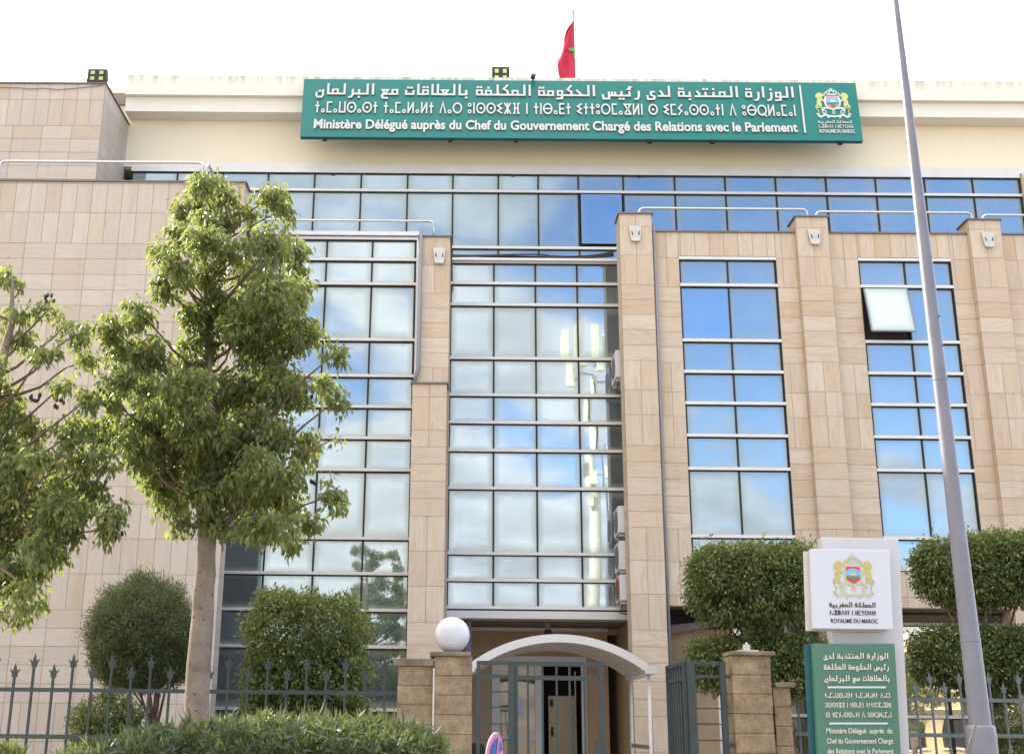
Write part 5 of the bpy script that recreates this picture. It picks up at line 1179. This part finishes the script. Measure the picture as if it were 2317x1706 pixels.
# long leaved hedge in the foreground, one clipped row
def hedge():
    global rng; rng = np.random.default_rng(21); random.seed(21)
    o = thing('oleander_hedge', (PX(600, 1690, 10.6), 10.6, 0), 'low long leaved hedge along the pavement in front of the left fence', 'hedge')
    edge = [(150, 1706), (205, 1688), (260, 1668), (330, 1652), (400, 1645), (430, 1628), (520, 1626), (590, 1616), (680, 1624), (760, 1620), (850, 1626), (930, 1640), (975, 1655), (1000, 1690), (1012, 1730)]
    Vs, Fs, off = [], [], 0; n = 2900
    for i in range(n):
        px = random.uniform(150, 1010); yt = np.interp(px, [e[0] for e in edge], [e[1] for e in edge]) + random.uniform(0, 22) + 12
        Y = random.uniform(9.7, 11.2); yf = 10.0; dz = random.random() ** 1.7
        p = at(px, yt, 10.4); x = p.x * Y / 10.4 if False else p.x + random.gauss(0, .03)
        z = p.z - dz * .75 - (0 if Y > 9.95 else .05)
        if Y > 10.1 and dz > .35: Y = random.uniform(9.7, 10.1)
        m = random.randint(6, 11); base = np.array([x, Y, z]); P = base + rng.normal(size=(m, 3)) * np.array([.012, .012, .03])
        ax = np.array([random.gauss(0, .25), random.gauss(-.15, .25), 1.0])
        V, F = leaf_arrays(P, .118, .025, -.12, np.repeat(ax[None], m, 0), .55, fold=.12); Vs.append(V); Fs.append(F + off); off += len(V)
    raw_mesh('foliage', np.concatenate(Vs), np.concatenate(Fs), 'leaf_hedge', o)
    for i in range(60):
        px = 170 + 13.7 * i; yt = np.interp(px, [e[0] for e in edge], [e[1] for e in edge]) + 30; p = at(px, yt, 10.4); Y = random.uniform(9.9, 10.8)
        branchy(o, 'stem', [(p.x + random.gauss(0, .1), Y, 0), (p.x, Y, p.z * .6), (p.x + random.gauss(0, .05), Y, p.z)], .008, .004, 'twig', 5)
hedge()
def tuft(px, py, Y, n, L, lab, mat, w=.012, spread=.5):
    global rng; rng = np.random.default_rng(int(px)); c = at(px, py, Y)
    o = thing('grass_tuft', (c.x, Y, 0.1), lab, 'plant')
    P = np.array([c.x, Y, c.z - L * .6]) + rng.normal(size=(n, 3)) * np.array([.10, .10, .03]); ax = rng.normal(size=(n, 3)) * spread * .5; ax[:, 2] = 1
    V, F = leaf_arrays(P, L, w, -.4, ax, 1.2, .1, .3); raw_mesh('blades', V, F, mat, o); MB().tube([(c.x, Y, 0.05), (c.x, Y, c.z - L * .5)], .05, 8).build('stem', 'twig', o)
tuft(1822, 1655, 18.4, 60, .55, 'pale grass like tuft behind the fence left of the green panel', 'leaf_round', .009)
tuft(14, 1690, 11.4, 90, .16, 'bright yellow green sprig at the lower left corner', 'leaf_ficus', .03, .9)

# ================================================================== ACROSS THE STREET (seen mirrored in the glazing)
def house(x0, x1, y1, h, mat, lab, nwin, nst):
    o = thing('street_house', ((x0 + x1) / 2, y1 - 3, 0), lab, 'house')
    MB().box(x0, x1, y1 - 7, y1, 0, h).build('walls', mat, o); MB().box(x0 - .2, x1 + .2, y1 - 7.2, y1 + .25, h, h + .35).build('parapet', 'house_white', o)
    for j in range(nst):
        for i in range(nwin):
            x = x0 + (x1 - x0) * (i + .5) / nwin; z = 1.0 + j * 3.0
            w = MB().box(x - .6, x + .6, y1 + .001, y1 + .05, z, z + 1.4).build('window', 'dark_room', o); MB().box(x - .75, x + .75, y1 + .051, y1 + .16, z - .12, z - .02).build('sill', 'house_white', w)
        MB().box(x0, x1, y1 + .01, y1 + .5, .3 + j * 3.0 + 2.6, .3 + j * 3 + 2.72).build('ledge', 'house_white', o)
house(15, 27, -16, 6.4, 'house_cream', 'cream two storey house across the street, behind the camera', 5, 2)
house(29, 40, -18, 7.5, 'house_white', 'white two storey house across the street, behind the camera', 4, 2)
house(-14, -4.5, -17, 3.6, 'house_cream', 'low cream house across the street, behind the camera', 4, 1)
mx = 6.4; my = -10.5
ms = thing('antenna_mast', (mx, my, 0), 'cream telecom mast with long panel antennas across the street, mirrored in the entrance glazing', 'mast')
MB().tube([(mx, my, 0), (mx, my, 9), (mx, my, 19.0)], [.40, .32, .20], 20).build('pole', 'mast', ms, True)
MB().tube([(mx + .05, my + .1, 14.6), (mx + .1, my + .4, 16.4), (mx, my + .3, 18.7)], .05, 8).build('cable', 'black', ms)
for (dx, dy, z0, h, w) in ((-1.15, .3, 18.7, 3.1, .42), (-.6, .75, 19.3, 2.6, .34), (.3, .5, 19.1, 2.7, .4), (.95, -.1, 18.3, 3.2, .42)):
    MB().box(mx + dx - w / 2, mx + dx + w / 2, my + dy - .1, my + dy + .1, z0, z0 + h).build('panel_antenna', 'antenna', ms, bevel=.05)
    MB().tube([(mx, my, z0 + .4), (mx + dx, my + dy * .8, z0 + .5)], .04, 8).build('bracket', 'alu_dark', ms)
for (dx, z0) in ((-.55, 14.0), (.75, 14.8), (1.15, 14.7), (.1, 13.3), (.9, 13.6), (-.3, 12.3)):
    MB().box(mx + dx - .17, mx + dx + .17, my + .35, my + .55, z0, z0 + .62).build('radio_unit', 'antenna', ms); MB().tube([(mx, my, z0 + .2), (mx + dx, my + .4, z0 + .2)], .03, 6).build('bracket', 'alu_dark', ms)
for (tx_, ty_, h, r, lab) in ((-3.9, -9.5, 4.6, 1.5, 'spreading tree across the street, mirrored in the left glazing'), (-7.6, -11, 3.4, 2.0, 'lower round tree across the street, left of the spreading one'), (21, -9, 5.4, 2.2, 'round tree across the street before the cream house')):
    rng = np.random.default_rng(int(h * 10)); o = thing('far_tree', (tx_, ty_, 0), lab, 'tree')
    MB().tube([(tx_, ty_, 0), (tx_ + .1, ty_, h * .5), (tx_, ty_, h * .8)], [.16, .12, .05], 10).build('trunk', 'bark', o, True)
    Vs, Fs, off = [], [], 0
    for k in range(26):
        c = np.array([tx_, ty_, h * .68]) + unit(1)[0] * np.array([r, r, h * .32]) * rng.uniform(.3, 1); V, F = leaf_arrays(in_blob(170, c, (.7, .7, .55)), .16, .09, .6); Vs.append(V); Fs.append(F + off); off += len(V)
    raw_mesh('crown', np.concatenate(Vs), np.concatenate(Fs), 'leaf_tree', o)

# drooping wire along the top of the upper stone block
wx = [at(x, y, YU - .02) for x, y in ((-10, 198), (40, 199), (70, 202), (97, 200), (130, 203), (165, 201), (200, 197), (232, 193))]
tag(MB().tube(wx, .009, 6).build('cable', 'alu_dark', None, True, origin=wx[0]), 'thin grey wire drooping along the top of the upper left stone block', 'cable')
# access hatch and weld ring on the lamp pole
hp = at(2225, 1672, YO - rb - .01)
MB().box(A.x - .045, A.x + .045, YO - rb - .004, YO - rb + .02, 1.05, 1.42).build('hatch', 'lamp_pole', lp)
for z in (2.45, 4.9): r_ = np.interp(z, [p.z for p in lp_pts], lp_rd); xx = A.x + lean * (z - A.z); MB().tube([(xx, YO, z - .006), (xx, YO, z + .006)], r_ + .0025, 28).build('weld_ring', 'lamp_pole', lp, True)
